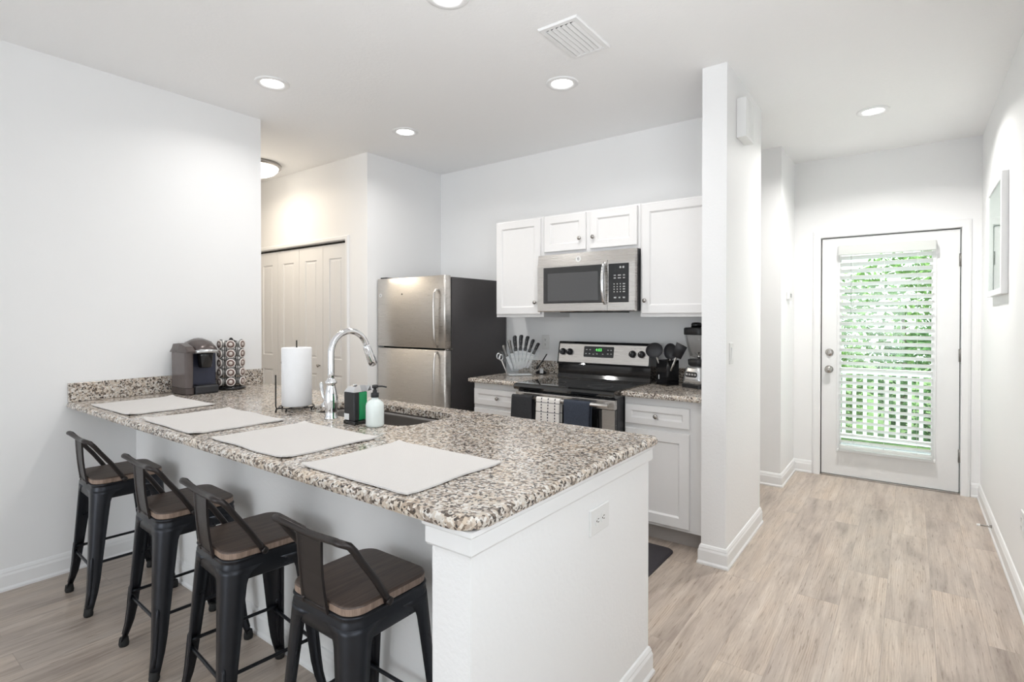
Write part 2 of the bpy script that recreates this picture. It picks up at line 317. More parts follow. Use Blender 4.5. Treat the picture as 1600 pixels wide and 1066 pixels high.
# ------------------------------------------------------------------ mesh builder
class B:
    def __init__(s): s.bm = bmesh.new(); s.mi = 0; s.smooth = False
    def _new(s, ret_faces):
        for f in ret_faces: f.material_index = s.mi; f.smooth = s.smooth
    def box(s, x0, x1, y0, y1, z0, z1, bev=0.0, seg=2, rot=0.0, pivot=None):
        bm = s.bm
        vs = [bm.verts.new((x, y, z)) for z in (z0, z1) for y in (y0, y1) for x in (x0, x1)]
        fs = [bm.faces.new([vs[i] for i in q]) for q in ((0, 2, 3, 1), (4, 5, 7, 6), (0, 1, 5, 4), (2, 6, 7, 3), (0, 4, 6, 2), (1, 3, 7, 5))]
        s._new(fs)
        if bev > 0:
            es = set(e for f in fs for e in f.edges)
            r = bmesh.ops.bevel(bm, geom=list(es), offset=bev, segments=seg, affect='EDGES', profile=0.5, material=-1)
            vs = list(set(v for f in r['faces'] for v in f.verts) | set(v for v in vs if v.is_valid))
        if rot:
            pv = pivot or Vector(((x0 + x1) / 2, (y0 + y1) / 2, 0))
            bmesh.ops.rotate(bm, verts=[v for v in vs if v.is_valid], cent=pv, matrix=Matrix.Rotation(rot, 3, 'Z'))
        return s
    def loft(s, rings, cap0=True, cap1=True, closed=True):
        bm = s.bm
        R = [[bm.verts.new(p) for p in r] for r in rings]
        n = len(R[0]); fs = []
        for a, b in zip(R, R[1:]):
            for i in range(n if closed else n - 1):
                j = (i + 1) % n
                fs.append(bm.faces.new((a[i], a[j], b[j], b[i])))
        if cap0: fs.append(bm.faces.new(list(reversed(R[0]))))
        if cap1: fs.append(bm.faces.new(R[-1]))
        s._new(fs); return s
    def lathe(s, prof, c=(0, 0, 0), seg=24, cap0=True, cap1=True, axis='Z'):
        rings = []
        for r, z in prof:
            ring = []
            for i in range(seg):
                a = 2 * PI * i / seg
                u, v = r * math.cos(a), r * math.sin(a)
                if axis == 'Z': p = (c[0] + u, c[1] + v, c[2] + z)
                elif axis == 'Y': p = (c[0] + u, c[1] + z, c[2] + v)
                else: p = (c[0] + z, c[1] + u, c[2] + v)
                ring.append(p)
            rings.append(ring)
        sm = s.smooth; s.smooth = True; s.loft(rings, cap0, cap1); s.smooth = sm; return s
    def tube(s, pts, r, seg=10, closed=False, flat=None):
        pts = [Vector(p) for p in pts]; n = len(pts); rings = []
        up = None
        for i, p in enumerate(pts):
            t = (pts[(i + 1) % n] - pts[i - 1]) if closed else (pts[min(i + 1, n - 1)] - pts[max(i - 1, 0)])
            t.normalize()
            if up is None:
                up = Vector((0, 0, 1)) if abs(t.z) < 0.9 else Vector((1, 0, 0))
            x = t.cross(up)
            if x.length < 1e-5: x = t.orthogonal()
            x.normalize(); y = x.cross(t).normalized(); up = y
            rr = r[i] if isinstance(r, (list, tuple)) else r
            fl = flat if flat else 1.0
            rings.append([p + x * rr * math.cos(2 * PI * k / seg) + y * rr * fl * math.sin(2 * PI * k / seg) for k in range(seg)])
        sm = s.smooth; s.smooth = True
        if closed: s.loft(rings + [rings[0]], False, False)
        else: s.loft(rings)
        s.smooth = sm; return s
    def slab(s, fn, prof):
        """fn(inset)->outline points (x,y); prof = [(inset,z)...]"""
        return s.loft([[(x, y, z) for x, y in fn(i)] for i, z in prof])
    def slab_hole(s, fn, prof, hole, z_mid=None):
        bm = s.bm
        R = [[bm.verts.new((x, y, z)) for x, y in fn(i)] for i, z in prof]
        n = len(R[0]); fs = []
        for a, b in zip(R, R[1:]):
            for i in range(n):
                j = (i + 1) % n; fs.append(bm.faces.new((a[i], a[j], b[j], b[i])))
        hb = [bm.verts.new((x, y, prof[0][1])) for x, y in hole]; ht = [bm.verts.new((x, y, prof[-1][1])) for x, y in hole]
        m = len(hole)
        for i in range(m):
            j = (i + 1) % m; fs.append(bm.faces.new((hb[i], ht[i], ht[j], hb[j])))
        for ring, hh in ((R[0], hb), (R[-1], ht)):
            es = [bm.edges.get((ring[i], ring[(i + 1) % n])) for i in range(n)] + [bm.edges.get((hh[i], hh[(i + 1) % m])) for i in range(m)]
            r = bmesh.ops.triangle_fill(bm, use_beauty=True, use_dissolve=False, edges=es)
            fs += [f for f in r['geom'] if isinstance(f, bmesh.types.BMFace)]
        s._new(fs); return s
    def build(s, name, mats, parent=None, world=True, auto=True, dbl=True):
        bm = s.bm
        if dbl: bmesh.ops.remove_doubles(bm, verts=bm.verts, dist=1e-6)
        bmesh.ops.recalc_face_normals(bm, faces=bm.faces)
        if parent is not None and world:
            off = Vector(parent['_w']) if '_w' in parent else Vector((0, 0, 0))
            for v in bm.verts: v.co -= off
        me = bpy.data.meshes.new(name); bm.to_mesh(me); bm.free()
        for m in (mats if isinstance(mats, (list, tuple)) else [mats]): me.materials.append(MATS[m])
        o = bpy.data.objects.new(name, me); COL.objects.link(o)
        if parent is not None:
            o.parent = parent
            if '_w' in parent: o['_w'] = parent['_w']
        return o

def rrect(x0, x1, y0, y1, rad, n=6):
    if not isinstance(rad, (list, tuple)): rad = [rad] * 4     # order: (x0,y0) (x1,y0) (x1,y1) (x0,y1)
    def fn(ins=0.0):
        a0, a1, b0, b1 = x0 + ins, x1 - ins, y0 + ins, y1 - ins
        out = []
        for (cx, cy, r, st) in ((a0, b0, rad[0], PI), (a1, b0, rad[1], 1.5 * PI), (a1, b1, rad[2], 0), (a0, b1, rad[3], .5 * PI)):
            r = max(r - ins, 0.0005)
            sx = 1 if cx == a0 else -1; sy = 1 if cy == b0 else -1
            for k in range(n + 1):
                t = st + .5 * PI * k / n
                out.append((cx + sx * r + r * math.cos(t), cy + sy * r + r * math.sin(t)))
        return out
    return fn

def tag(o, label, cat, group=None, kind=None):
    o['label'] = label; o['category'] = cat
    if group: o['group'] = group
    if kind: o['kind'] = kind
    return o
def thing(name, loc, label, cat, group=None, kind=None, rz=0.0):
    o = bpy.data.objects.new(name, None); COL.objects.link(o)
    o.empty_display_size = 0.05
    o.location = loc; o.rotation_euler = (0, 0, rz)
    o['_w'] = tuple(loc)
    return tag(o, label, cat, group, kind)
def copy_thing(src, loc, rz=None, label=None):
    r = src.copy(); COL.objects.link(r); r.location = loc
    if rz is not None: r.rotation_euler = (0, 0, rz)
    if label: r['label'] = label
    for ch in list(src.children):
        c = ch.copy(); COL.objects.link(c); c.parent = r
        for g in list(ch.children):
            d = g.copy(); COL.objects.link(d); d.parent = c
    return r
def struct(name, b, mat, label, cat):
    return tag(b.build(name, mat), label, cat, kind='structure')
def text_mesh(name, txt, size, mat, parent, mw, ext=0.0004):
    cu = bpy.data.curves.new(name, 'FONT'); cu.body = txt; cu.size = size; cu.extrude = ext
    cu.align_x = 'CENTER'; cu.align_y = 'CENTER'
    t = bpy.data.objects.new(name, cu); COL.objects.link(t)
    dg = bpy.context.evaluated_depsgraph_get()
    me = bpy.data.meshes.new_from_object(t.evaluated_get(dg))
    bpy.data.objects.remove(t); bpy.data.curves.remove(cu)
    me.transform(mw)
    if parent is not None and '_w' in parent: me.transform(Matrix.Translation(-Vector(parent['_w'])))
    me.materials.clear(); me.materials.append(MATS[mat])
    o = bpy.data.objects.new(name, me); COL.objects.link(o)
    if parent is not None: o.parent = parent
    return o
FACE_MY = Matrix.Rotation(PI / 2, 4, 'X')          # text facing -y

# ------------------------------------------------------------------ the room
ZC = 2.755
XR, YW = 4.08, 5.63
b = B(); b.box(-2.7, 4.3, -4.7, 5.74, -0.12, 0.0); struct('floor', b, 'floor_planks', 'light grey-brown wood-look plank floor running down the hall', 'floor')
b = B(); b.box(-2.7, 4.3, -4.7, 5.9, ZC, ZC + 0.15); struct('ceiling', b, 'ceiling_paint', 'smooth white ceiling with recessed lights and a vent', 'ceiling')
b = B(); b.box(-0.13, 0.0, -4.6, 2.207, 0, ZC); struct('wall_left', b, 'wall_paint', 'plain white wall beside the stools where the counter starts', 'wall')
b = B(); b.box(-2.5, -0.13, 2.08, 2.207, 0, ZC); struct('wall_passage', b, 'wall_paint', 'white wall of the side passage opposite the closet', 'wall')
b = B(); b.box(-2.6, -2.5, 2.08, 3.25, 0, ZC); struct('wall_passage_end', b, 'wall_paint', 'white end wall of the side passage', 'wall')
# closet wall with the bifold opening
CY, CX0, CX1, CTOP = 3.122, -1.79, -0.281, 2.05
b = B(); b.box(-2.5, CX0, CY, CY + .11, 0, ZC); b.box(CX1, 0.0, CY, CY + .11, 0, ZC); b.box(CX0, CX1, CY, CY + .11, CTOP, ZC)
struct('wall_closet', b, 'wall_paint', 'white wall around the bifold closet doors', 'wall')
b = B(); b.box(-0.11, 0.0, CY + .11, 4.0, 0, ZC); struct('wall_alcove', b, 'wall_paint', 'white side wall of the fridge recess', 'wall')
b = B(); b.box(-0.11, 2.713, 4.0, 4.095, 0, ZC); struct('wall_kitchen', b, 'wall_paint', 'white wall behind the range and wall cabinets', 'wall')
b = B(); b.box(2.713, 2.845, 3.27, 4.095, 0, ZC); struct('wall_divider', b, 'wall_texture', 'white wall stub standing between kitchen and entry hall', 'wall')
b = B(); b.box(1.5, 2.807, 5.02, YW + .12, 0, ZC); struct('wall_corner', b, 'wall_paint', 'white projecting wall corner between divider and exterior door', 'wall')
b = B(); b.box(1.4, 1.5, 4.095, 5.75, 0, ZC); struct('wall_side_passage', b, 'wall_paint', 'white wall ending the side recess off the hall', 'wall')
DX0, DX1, DTOP = 3.015, 3.962, 2.068
b = B(); b.box(2.807, DX0, YW, YW + .12, 0, ZC); b.box(DX1, XR + .12, YW, YW + .12, 0, ZC); b.box(DX0, DX1, YW, YW + .12, DTOP, ZC)
struct('wall_entry', b, 'wall_paint', 'white wall around the glazed exterior door', 'wall')
b = B(); b.box(XR, XR + .12, -4.6, -.6, 0, ZC); b.box(XR, XR + .12, 1.5, YW, 0, ZC); b.box(XR, XR + .12, -.6, 1.5, 0, .85); b.box(XR, XR + .12, -.6, 1.5, 2.3, ZC); struct('wall_right', b, 'wall_paint', 'white hall wall carrying the framed picture', 'wall')
# living room end wall, opened for an added wide window
b = B(); b.box(-0.13, 0.5, -4.6, -4.48, 0, ZC); b.box(3.58, XR + .12, -4.6, -4.48, 0, ZC); b.box(0.5, 3.58, -4.6, -4.48, 2.3, ZC); b.box(0.5, 3.58, -4.6, -4.48, 0, 0.1)
struct('wall_window', b, 'wall_paint', 'white living room wall around the added wide window', 'wall')
b = B()
for x in (0.5, 1.25, 2.01, 2.77, 3.53): b.box(x, x + .05, -4.55, -4.50, 0.1, 2.3)
b.box(0.5, 3.58, -4.55, -4.50, 0.1, 0.15); b.box(0.5, 3.58, -4.55, -4.50, 2.25, 2.3)
struct('added_window_back', b, 'trim_white', 'wide white framed unseen window added as a daylight source', 'window')  # unseen window, added to give the daylight a source

b = B()
for y in (-.6, .425, 1.45): b.box(XR + .03, XR + .08, y, y + .05, .85, 2.3)
for z in (.85, 1.55, 2.25): b.box(XR + .03, XR + .08, -.6, 1.5, z, z + .05)
struct('added_window_side', b, 'trim_white', 'unseen white framed window added to the hall wall for side light', 'window')  # unseen window, added and placed for the light it lets in

# baseboards
def baseboard(name, paths, label):
    """paths: lists of (point, mitre direction); the moulding profile is swept along each"""
    b = B(); prof = [(0, 0), (.020, 0), (.020, .010), (.014, .020), (.014, .075), (.010, .086), (.010, .092), (.005, .104), (0, .108)]
    for path in paths:
        b.loft([[(p[0] + n[0] * d, p[1] + n[1] * d, z) for d, z in prof] for p, n in path])
    return struct(name, b, 'trim_white', label, 'baseboard')
baseboard('baseboard_left', [[((0, -4.4), (1, 0)), ((0, 1.447), (1, -1))]], 'white baseboard at the foot of the wall beside the stools')
baseboard('baseboard_divider', [[((2.713, 3.335), (-1, 0)), ((2.713, 3.27), (-1, -1)), ((2.845, 3.27), (1, -1)), ((2.845, 4.095), (1, 1)), ((1.6, 4.095), (0, 1))]],
          'stepped white baseboard wrapped round the divider wall stub')
baseboard('baseboard_corner', [[((1.5, 5.02), (0, -1)), ((2.807, 5.02), (1, -1)), ((2.807, YW), (1, -1)), ((2.953, YW), (0, -1))]],
          'white baseboard round the projecting wall corner beside the exterior door')
baseboard('baseboard_right', [[((XR, -4.4), (-1, 0)), ((XR, YW), (-1, -1)), ((4.025, YW), (0, -1))]], 'white baseboard along the hall wall under the framed picture')
baseboard('baseboard_kitchen', [[((0.0, 3.20), (1, 0)), ((0.0, CY), (1, -1)), ((CX1 + .041, CY), (0, -1))]], 'white baseboard in the fridge recess')

# ------------------------------------------------------------------ exterior door
b = B()
def casing(b, x0, x1, zt, y, w=.062, t=.018):
    prof = [(0, 0), (0, .012), (.006, t), (w * .7, t), (w - .006, t * .72), (w, .006), (w, 0)]
    # inverted U: left leg, head, right leg with mitred corners
    path = [((x0, 0), (-1, 0)), ((x0, zt), (-1, 1)), ((x1, zt), (1, 1)), ((x1, 0), (1, 0))]
    b.loft([[(p[0] + d[0] * u, y - v, p[1] + d[1] * u) for u, v in prof] for p, d in path])
casing(b, DX0, DX1, DTOP, YW)
struct('trim_1', b, 'trim_white', 'white casing around the glazed exterior door', 'door casing')
b = B(); b.box(DX0, DX1, YW - .01, YW + .12, 0.0, 0.014); struct('trim_2', b, 'nickel', 'low metal threshold under the exterior door', 'threshold')
GX0, GX1, GZ0, GZ1 = 3.165, 3.785, 0.245, 1.955
dx0, dx1, dz0, dz1 = 3.023, 3.954, 0.016, 2.060
door = B(); yf, yb = YW + .012, YW + .056
door.box(dx0, GX0, yf, yb, dz0, dz1); door.box(GX1, dx1, yf, yb, dz0, dz1); door.box(GX0, GX1, yf, yb, dz0, GZ0); door.box(GX0, GX1, yf, yb, GZ1, dz1)
door = struct('door_1', door, 'door_white', 'white exterior door with a full-length blind over its glass', 'door')
b = B(); b.loft([[(GX0 - a, y, GZ0 - a), (GX1 + a, y, GZ0 - a), (GX1 + a, y, GZ1 + a), (GX0 - a, y, GZ1 + a)] for a, y in
                 ((.028, yf), (.028, yf - .007), (.022, yf - .010), (.002, yf - .008), (-.004, yf - .001), (-.004, yf + .02))], False, False)
b.build('lite_frame', 'door_white', door)
b = B(); b.box(GX0, GX1, yf + .018, yf + .024, GZ0, GZ1); b.build('glass_pane', 'print_glass', door)
for nm, z, r, dep in (('deadbolt', 1.072, .027, .022), ('door_knob', 0.925, .030, .055)):
    b = B()
    if nm == 'deadbolt':
        b.lathe([(.032, 0), (.032, -.006), (.026, -.012), (.012, -.013)], (3.082, yf, z), 20, axis='Y'); b.box(3.076, 3.088, yf - .028, yf - .012, z - .016, z + .016, .003)
    else:
        b.lathe([(.033, 0), (.033, -.006), (.016, -.012), (.013, -.028), (.020, -.034), (.028, -.044), (.029, -.056), (.022, -.064), (.006, -.067)], (3.079, yf, z), 22, axis='Y')
    b.build(nm, 'nickel', door)
for z in (0.30, 1.08, 1.82):
    b = B(); b.tube([(dx1 + .003, yf - .006, z - .05), (dx1 + .003, yf - .006, z + .05)], .009, 10); b.box(dx1 - .0, dx1 + .006, yf - .002, yf + .02, z - .05, z + .05); b.build('hinge', 'hinge_metal', door)
b = B(); b.box(dx0 - .006, dx0 - .001, yf + .004, yf + .05, 0, dz1); b.box(dx1 + .001, dx1 + .006, yf + .025, yf + .05, 0, dz1); b.box(dx0, dx1, yf + .02, yf + .05, dz1, dz1 + .006)
b.build('weather_seal', 'gap_dark', door)

# blind on the door
bl = thing('window_blind', (3.475, 5.60, 0.26), 'white slatted blind hanging over the glass of the exterior door', 'blind')
BX0, BX1 = 3.158, 3.792
b = B(); b.box(BX0 - .006, BX1 + .014, 5.566, 5.628, 1.905, 1.985, .004); b.build('headrail', 'slat_white', bl)
NS = 29; tz0, tz1 = 0.318, 1.880
ang = math.radians(36)
cs, sn = math.cos(ang) * .0245, math.sin(ang) * .0245
slat_me = None
for i in range(NS):
    z = tz0 + (tz1 - tz0) * i / (NS - 1)
    if slat_me is None:
        b = B(); t = .0014
        b.loft([[(x, -cs, sn - t), (x, 0, .0018 - t), (x, cs, -sn - t), (x, cs, -sn + t), (x, 0, .0018 + t), (x, -cs, sn + t)] for x in (BX0 + .004 - 3.475, BX1 - .004 - 3.475)])
        o = b.build('slat', 'slat_white', bl, world=False); slat_me = o
    else:
        o = slat_me.copy(); COL.objects.link(o)
    o.location = (0, 5.597 - 5.60, z - 0.26)
b = B(); b.box(BX0 + .004, BX1 - .004, 5.575, 5.620, 0.262, 0.286, .004); b.build('bottom_rail', 'slat_white', bl)
for x in (BX0 + .10, (BX0 + BX1) / 2, BX1 - .10):
    b = B(); b.tube([(x, 5.574, 0.28), (x, 5.574, 1.91)], .0009, 6); b.tube([(x, 5.622, 0.28), (x, 5.622, 1.91)], .0009, 6); b.build('ladder_cord', 'slat_white', bl)
b = B(); b.tube([(3.245, 5.560, 1.90), (3.245, 5.560, 1.40)], .0035, 8); b.build('tilt_wand', 'clear_plastic', bl)
for x in (BX0 - .006, BX1 + .012):
    b = B(); b.box(x - .006, x + .006, 5.585, 5.634, .232, .250, .002); b.build('hold_down_clip', 'plate_white', bl)

# outside: porch, railing, shrubs
b = B(); b.box(2.0, 5.2, 5.76, 7.42, -0.16, -0.03); struct('porch_floor', b, 'porch_floor', 'grey concrete porch slab outside the glazed door', 'porch')
b = B(); b.box(-8, 16, 7.42, 22, -0.30, -0.18); struct('ground_outside', b, 'lawn', 'green lawn beyond the porch', 'ground')
rl = thing('porch_railing', (3.5, 7.25, -0.03), 'white porch railing seen through the blind slats', 'railing')
b = B(); b.box(2.1, 5.1, 7.20, 7.29, 0.76, 0.82, .006); b.build('top_rail', 'railing_white', rl)
b = B(); b.box(2.1, 5.1, 7.22, 7.27, 0.04, 0.09, .004); b.build('bottom_rail', 'railing_white', rl)
for i in range(22):
    x = 2.45 + i * .098
    b = B(); b.box(x, x + .034, 7.228, 7.262, 0.09, 0.76); b.build('baluster', 'railing_white', rl)
for x in (2.08, 4.98):
    b = B(); b.box(x, x + .1, 7.195, 7.295, -0.03, 0.92, .006); b.build('post', 'railing_white', rl)

def leaf_cloud(c, r, n, size, seed):
    rnd = random.Random(seed); bm = bmesh.new()
    for k in range(n):
        while True:
            p = Vector((rnd.uniform(-1, 1), rnd.uniform(-1, 1), rnd.uniform(-1, 1)))
            if .15 < p.length < 1: break
        p = p.normalized() * (p.length ** .45)
        q = Vector((c[0] + p.x * r[0], c[1] + p.y * r[1], c[2] + p.z * r[2]))
        d = Vector((rnd.gauss(0, 1), rnd.gauss(0, 1), rnd.gauss(-.2, .7))).normalized(); sd = d.cross(Vector((rnd.gauss(0, 1), rnd.gauss(0, 1), 1))).normalized()
        L = size * rnd.uniform(.6, 1.3); nrm = d.cross(sd) * L * .15
        vs = [bm.verts.new(q), bm.verts.new(q + d * L * .5 + sd * L * .26 + nrm), bm.verts.new(q + d * L), bm.verts.new(q + d * L * .5 - sd * L * .26 + nrm)]
        bm.faces.new((vs[0], vs[1], vs[2])); bm.faces.new((vs[0], vs[2], vs[3]))
    return bm
def shrub(name, c, r, n, size, mat, seed, label, cat):
    t = thing(name, (c[0], c[1], -0.18), label, cat)
    b = B(); b.bm.free(); b.bm = leaf_cloud(c, r, n, size, seed); b.build('foliage', mat, t, dbl=False)
    b = B(); b.tube([(c[0], c[1], -.18), (c[0] + .05, c[1], c[2] * .5), (c[0], c[1], c[2])], [.05, .035, .02], 8); b.build('stem', 'bark', t)
shrub('hedge_shrub', (2.72, 8.6, .55), (.50, .45, .75), 1500, .10, 'leaf', 1, 'dense green shrub beyond the railing at the knob side of the door', 'shrub')
shrub('hedge_shrub', (3.88, 8.6, .50), (.62, .45, .72), 1600, .10, 'leaf_dark', 2, 'dark green shrub beyond the railing at the hinge side of the door', 'shrub')
shrub('small_tree', (3.55, 9.8, 1.50), (.95, .6, .85), 1700, .12, 'leaf', 3, 'bright leafy small tree rising behind the shrubs outside', 'tree')
shrub('small_tree', (4.7, 11.3, 1.9), (1.1, .7, 1.3), 1700, .12, 'leaf_dark', 4, 'dark leafy tree rising behind the bright one outside', 'tree')

# ------------------------------------------------------------------ bifold closet doors
b = B(); casing(b, CX0, CX1, CTOP, CY, .04); struct('trim_3', b, 'trim_white', 'white casing around the bifold closet doors', 'door casing')
bf = thing('door_2', (-1.03, CY + .03, 0), 'white bifold closet doors of four tall panels', 'door', kind='structure')
def panel_rings(x0, x1, z0, z1, y, dep, stile):
    """rings of a moulded recessed panel set in the face at y (facing -y)"""
    out = []
    for a, d in ((0, 0), (.006, dep), (.018, dep), (.026, dep * .35)):
        out.append([(x0 + a, y + d, z0 + a), (x1 - a, y + d, z0 + a), (x1 - a, y + d, z1 - a), (x0 + a, y + d, z1 - a)])
    return out
def face_frame(b, xs, zs, y0, y1, holes):
    """solid board x:xs z:zs y0..y1 (front y0) with recessed panels in 'holes' stacked vertically"""
    (x0, x1), (z0, z1) = xs, zs
    hx0, hx1 = holes[0][0], holes[0][1]
    b.box(x0, hx0, y0, y1, z0, z1); b.box(hx1, x1, y0, y1, z0, z1)
    zz = z0
    for h in holes: b.box(hx0, hx1, y0, y1, zz, h[2]); zz = h[3]
    b.box(hx0, hx1, y0, y1, zz, z1)
LW = (CX1 - CX0) / 4
for i in range(4):
    x0 = CX0 + LW * i + .002; x1 = x0 + LW - .004
    b = B(); y0 = CY + .02
    hs = [(x0 + .095, x1 - .095, .20, .86), (x0 + .095, x1 - .095, 1.0, 1.905)]
    face_frame(b, (x0, x1), (.012, 2.030), y0, y0 + .03, hs)
    for h in hs: b.loft(panel_rings(*h, y0, .009, 0), False, True)
    lf = b.build('door_leaf', 'door_white', bf)
    if i in (1, 2):
        kx = -0.705 if i == 2 else -1.30
        b = B(); b.lathe([(.006, 0), (.006, -.014), (.014, -.020), (.015, -.028), (.008, -.034)], (kx, y0, .935), 14, axis='Y'); b.build('knob', 'nickel', lf)
b = B(); b.box(CX0, CX1, CY + .035, CY + .06, 2.033, 2.05); b.build('track', 'gap_dark', bf)
b = B(); b.box(CX0, CX1, CY + .12, CY + .13, 0, 2.05); struct('closet_shade_sheet', b, 'gap_dark', 'near-black sheet standing in for shade behind the bifold doors', 'wall')  # near-black sheet painted as the shade inside the closet

# ------------------------------------------------------------------ ceiling lights, vent
def can_light(x, y, label, power=None, first=[None]):
    if first[0] is None:
        t = thing('recessed_light', (x, y, ZC), label, 'ceiling light', 'recessed ceiling lights')
        b = B(); b.lathe([(.096, 0), (.096, -.003), (.090, -.007), (.070, -.008), (.062, -.003), (.060, .0)], (x, y, ZC), 40, False, False); b.build('trim_ring', 'trim_white', t)
        b = B(); b.lathe([(.001, -.002), (.061, -.002), (.061, -.0005)], (x, y, ZC), 32); b.build('diffuser', 'lamp_glow', t)
        first[0] = t
    else:
        t = copy_thing(first[0], (x, y, ZC), label=label)
    area('recessed_lamp', (x, y, ZC - .012), (0, 0, 0), .11, .11, power or CAN_P, (1.0, .98, .95), 'DISK', math.radians(148))
    return t
can_light(2.039, 1.935, 'recessed ceiling light half cut off at the top edge of the photo')
can_light(0.620, 1.943, 'recessed ceiling light over the counter by the plain wall with the coffee maker')
can_light(1.990, 2.964, 'recessed ceiling light in front of the microwave below the vent')
can_light(0.626, 2.976, 'recessed ceiling light in front of the fridge')
can_light(3.440, 4.568, 'recessed ceiling light in the entry hall before the door', 25.0)
fl = thing('flush_light', (-1.06, 2.74, ZC), 'round flush-mounted dome light glowing warm in the side passage', 'ceiling light')
b = B(); b.lathe([(.20, 0), (.21, -.012), (.205, -.03), (.185, -.034)], (-1.06, 2.74, ZC), 40); b.build('base_ring', 'nickel', fl)
b = B(); b.lathe([(.185, -.030), (.178, -.055), (.15, -.085), (.10, -.108), (.04, -.118), (.002, -.119)], (-1.06, 2.74, ZC), 40); b.build('glass_dome', 'dome_glow', fl)
area('dome_lamp', (-1.06, 2.54, ZC - .130), (math.radians(-4), 0, 0), .30, .30, 9.0, (1.0, .87, .70), 'DISK')

vt = thing('ceiling_vent', (2.31, 2.565, ZC), 'white rectangular louvred air vent in the ceiling', 'vent')
b = B(); x0, x1, y0, y1 = 2.204, 2.416, 2.387, 2.743
b.loft([[(x0 + a, y0 + a, ZC - z), (x1 - a, y0 + a, ZC - z), (x1 - a, y1 - a, ZC - z), (x0 + a, y1 - a, ZC - z)] for a, z in ((0, 0), (0, .004), (.004, .010), (.026, .010), (.030, .002), (.030, 0))], False, False)
b.build('frame', 'trim_white', vt)
b = B(); b.box(x0 + .03, x1 - .03, y0 + .03, y1 - .03, ZC - .003, ZC - .0005); b.build('backing', 'gap_dark', vt)
for i in range(6):
    xx = x0 + .034 + i * .0262
    b = B(); b.loft([[(xx, y, ZC - .0125), (xx + .0185, y, ZC - .0055), (xx + .0185, y, ZC - .004), (xx, y, ZC - .011)] for y in (y0 + .032, y1 - .032)]); b.build('louvre', 'trim_white', vt)

# ------------------------------------------------------------------ peninsula: half wall, trim, cabinets, countertop, sink
ZT, ZB = .915, .883
b = B(); b.box(0.0, 2.723, 1.447, 1.55, 0, ZB); b.box(2.723, 2.845, 1.158, 2.195, 0, ZB)
struct('wall_peninsula', b, 'wall_texture', 'white half wall carrying the granite bar with its end panel', 'half wall')
baseboard('baseboard_peninsula', [[((0.0, 1.447), (1, -1)), ((2.723, 1.447), (-1, -1)), ((2.723, 1.158), (-1, -1)), ((2.845, 1.158), (1, -1)), ((2.845, 2.195), (1, 1)), ((2.73, 2.195), (0, 1))]],
          'white baseboard along the half wall behind the stools')
b = B(); prof = [(0, .820), (.008, .822), (.012, .828), (.012, .866), (.018, .872), (.018, .883), (0, .883)]
path = [((2.723, 1.44), (-1, 0)), ((2.723, 1.158), (-1, -1)), ((2.845, 1.158), (1, -1)), ((2.845, 2.195), (1, 1)), ((2.723, 2.195), (0, 1))]
b.loft([[(p[0] + d[0] * u, p[1] + d[1] * u, z) for u, z in prof] for p, d in path])
struct('trim_4', b, 'trim_white', 'white moulding under the granite around the end panel', 'moulding')

def shaker_door(b, x0, x1, z0, z1, y, t=.02, stile=.055):
    """door facing -y, front face at y"""
    rings = [[(x0 + a, y + d, z0 + a), (x1 - a, y + d, z0 + a), (x1 - a, y + d, z1 - a), (x0 + a, y + d, z1 - a)] for a, d in
             ((0, t), (0, .003), (.003, 0), (stile, 0), (stile + .010, .010))]
    b.loft(rings)
def knob(parent, x, y, z, sgn=-1):
    b = B(); b.lathe([(.0055, 0), (.0055, sgn * .010), (.012, sgn * .016), (.0145, sgn * .021), (.012, sgn * .026), (.003, sgn * .028)], (x, y, z), 16, axis='Y')
    return b.build('knob', 'nickel', parent)
pc = thing('base_cabinet', (1.36, 1.87, 0), 'white cabinet run under the sink facing the range', 'cabinet')
b = B(); b.box(0.03, 1.15, 1.552, 2.13, .10, ZB - .002); b.box(1.99, 2.721, 1.552, 2.13, .10, ZB - .002); b.box(1.15, 1.99, 1.552, 2.13, .10, .62); b.box(1.15, 1.99, 2.115, 2.13, .62, ZB - .002)
b.build('body', 'cabinet_white', pc)
b = B(); b.box(0.03, 2.72, 1.56, 2.06, 0, .10); b.build('toe_kick', 'toe_kick', pc)
for i in range(6):
    b = B(); x0 = .05 + i * .445; b.box(x0, x0 + .43, 2.131, 2.150, .13, .86, .003); d = b.build('door', 'cabinet_white', pc); knob(d, x0 + (.39 if i % 2 == 0 else .04), 2.150, .78, 1)

SX0, SX1, SY0, SY1 = 1.19, 1.965, 1.745, 2.092
rail = [(.010, ZB), (.003, ZB + .003), (0, ZB + .010), (0, ZT - .012), (.003, ZT - .005), (.011, ZT)]
ct = thing('countertop', (1.44, 1.67, ZT), 'speckled beige granite bar top with overhang, placemats and sink', 'countertop')
b = B(); b.slab_hole(rrect(0.0, 2.876, 1.123, 2.224, [.004, .075, .02, .004], 8), rail, rrect(SX0, SX1, SY0, SY1, .085, 8)(0)); b.build('slab', 'granite', ct)
b = B(); b.box(0.0005, .02, 1.128, 2.207, ZT + .0005, 1.017, .002); tag(b.build('backsplash', 'granite'), 'low granite backsplash strip behind the coffee maker', 'backsplash')
sk = thing('kitchen_sink', (1.58, 1.92, .70), 'undermounted stainless steel sink set in the granite bar', 'sink')
b = B(); b.smooth = True
bf2 = rrect(SX0 - .006, SX1 + .006, SY0 - .006, SY1 + .006, .09, 8)
rings = [[(x, y, z) for x, y in bf2(i)] for i, z in ((-.02, ZB - .001), (0.0, ZB - .001), (.004, ZB - .02), (.010, .72), (.02, .70), (.045, .688), (.12, .684))]
b.loft(rings, False, True); b.smooth = False
b.build('bowl', 'sink_steel', sk)
b = B(); b.lathe([(.045, .0), (.045, .004), (.03, .002), (.002, .001)], (1.58, 1.93, .684), 20, cap0=False); b.build('drain', 'chrome', sk)

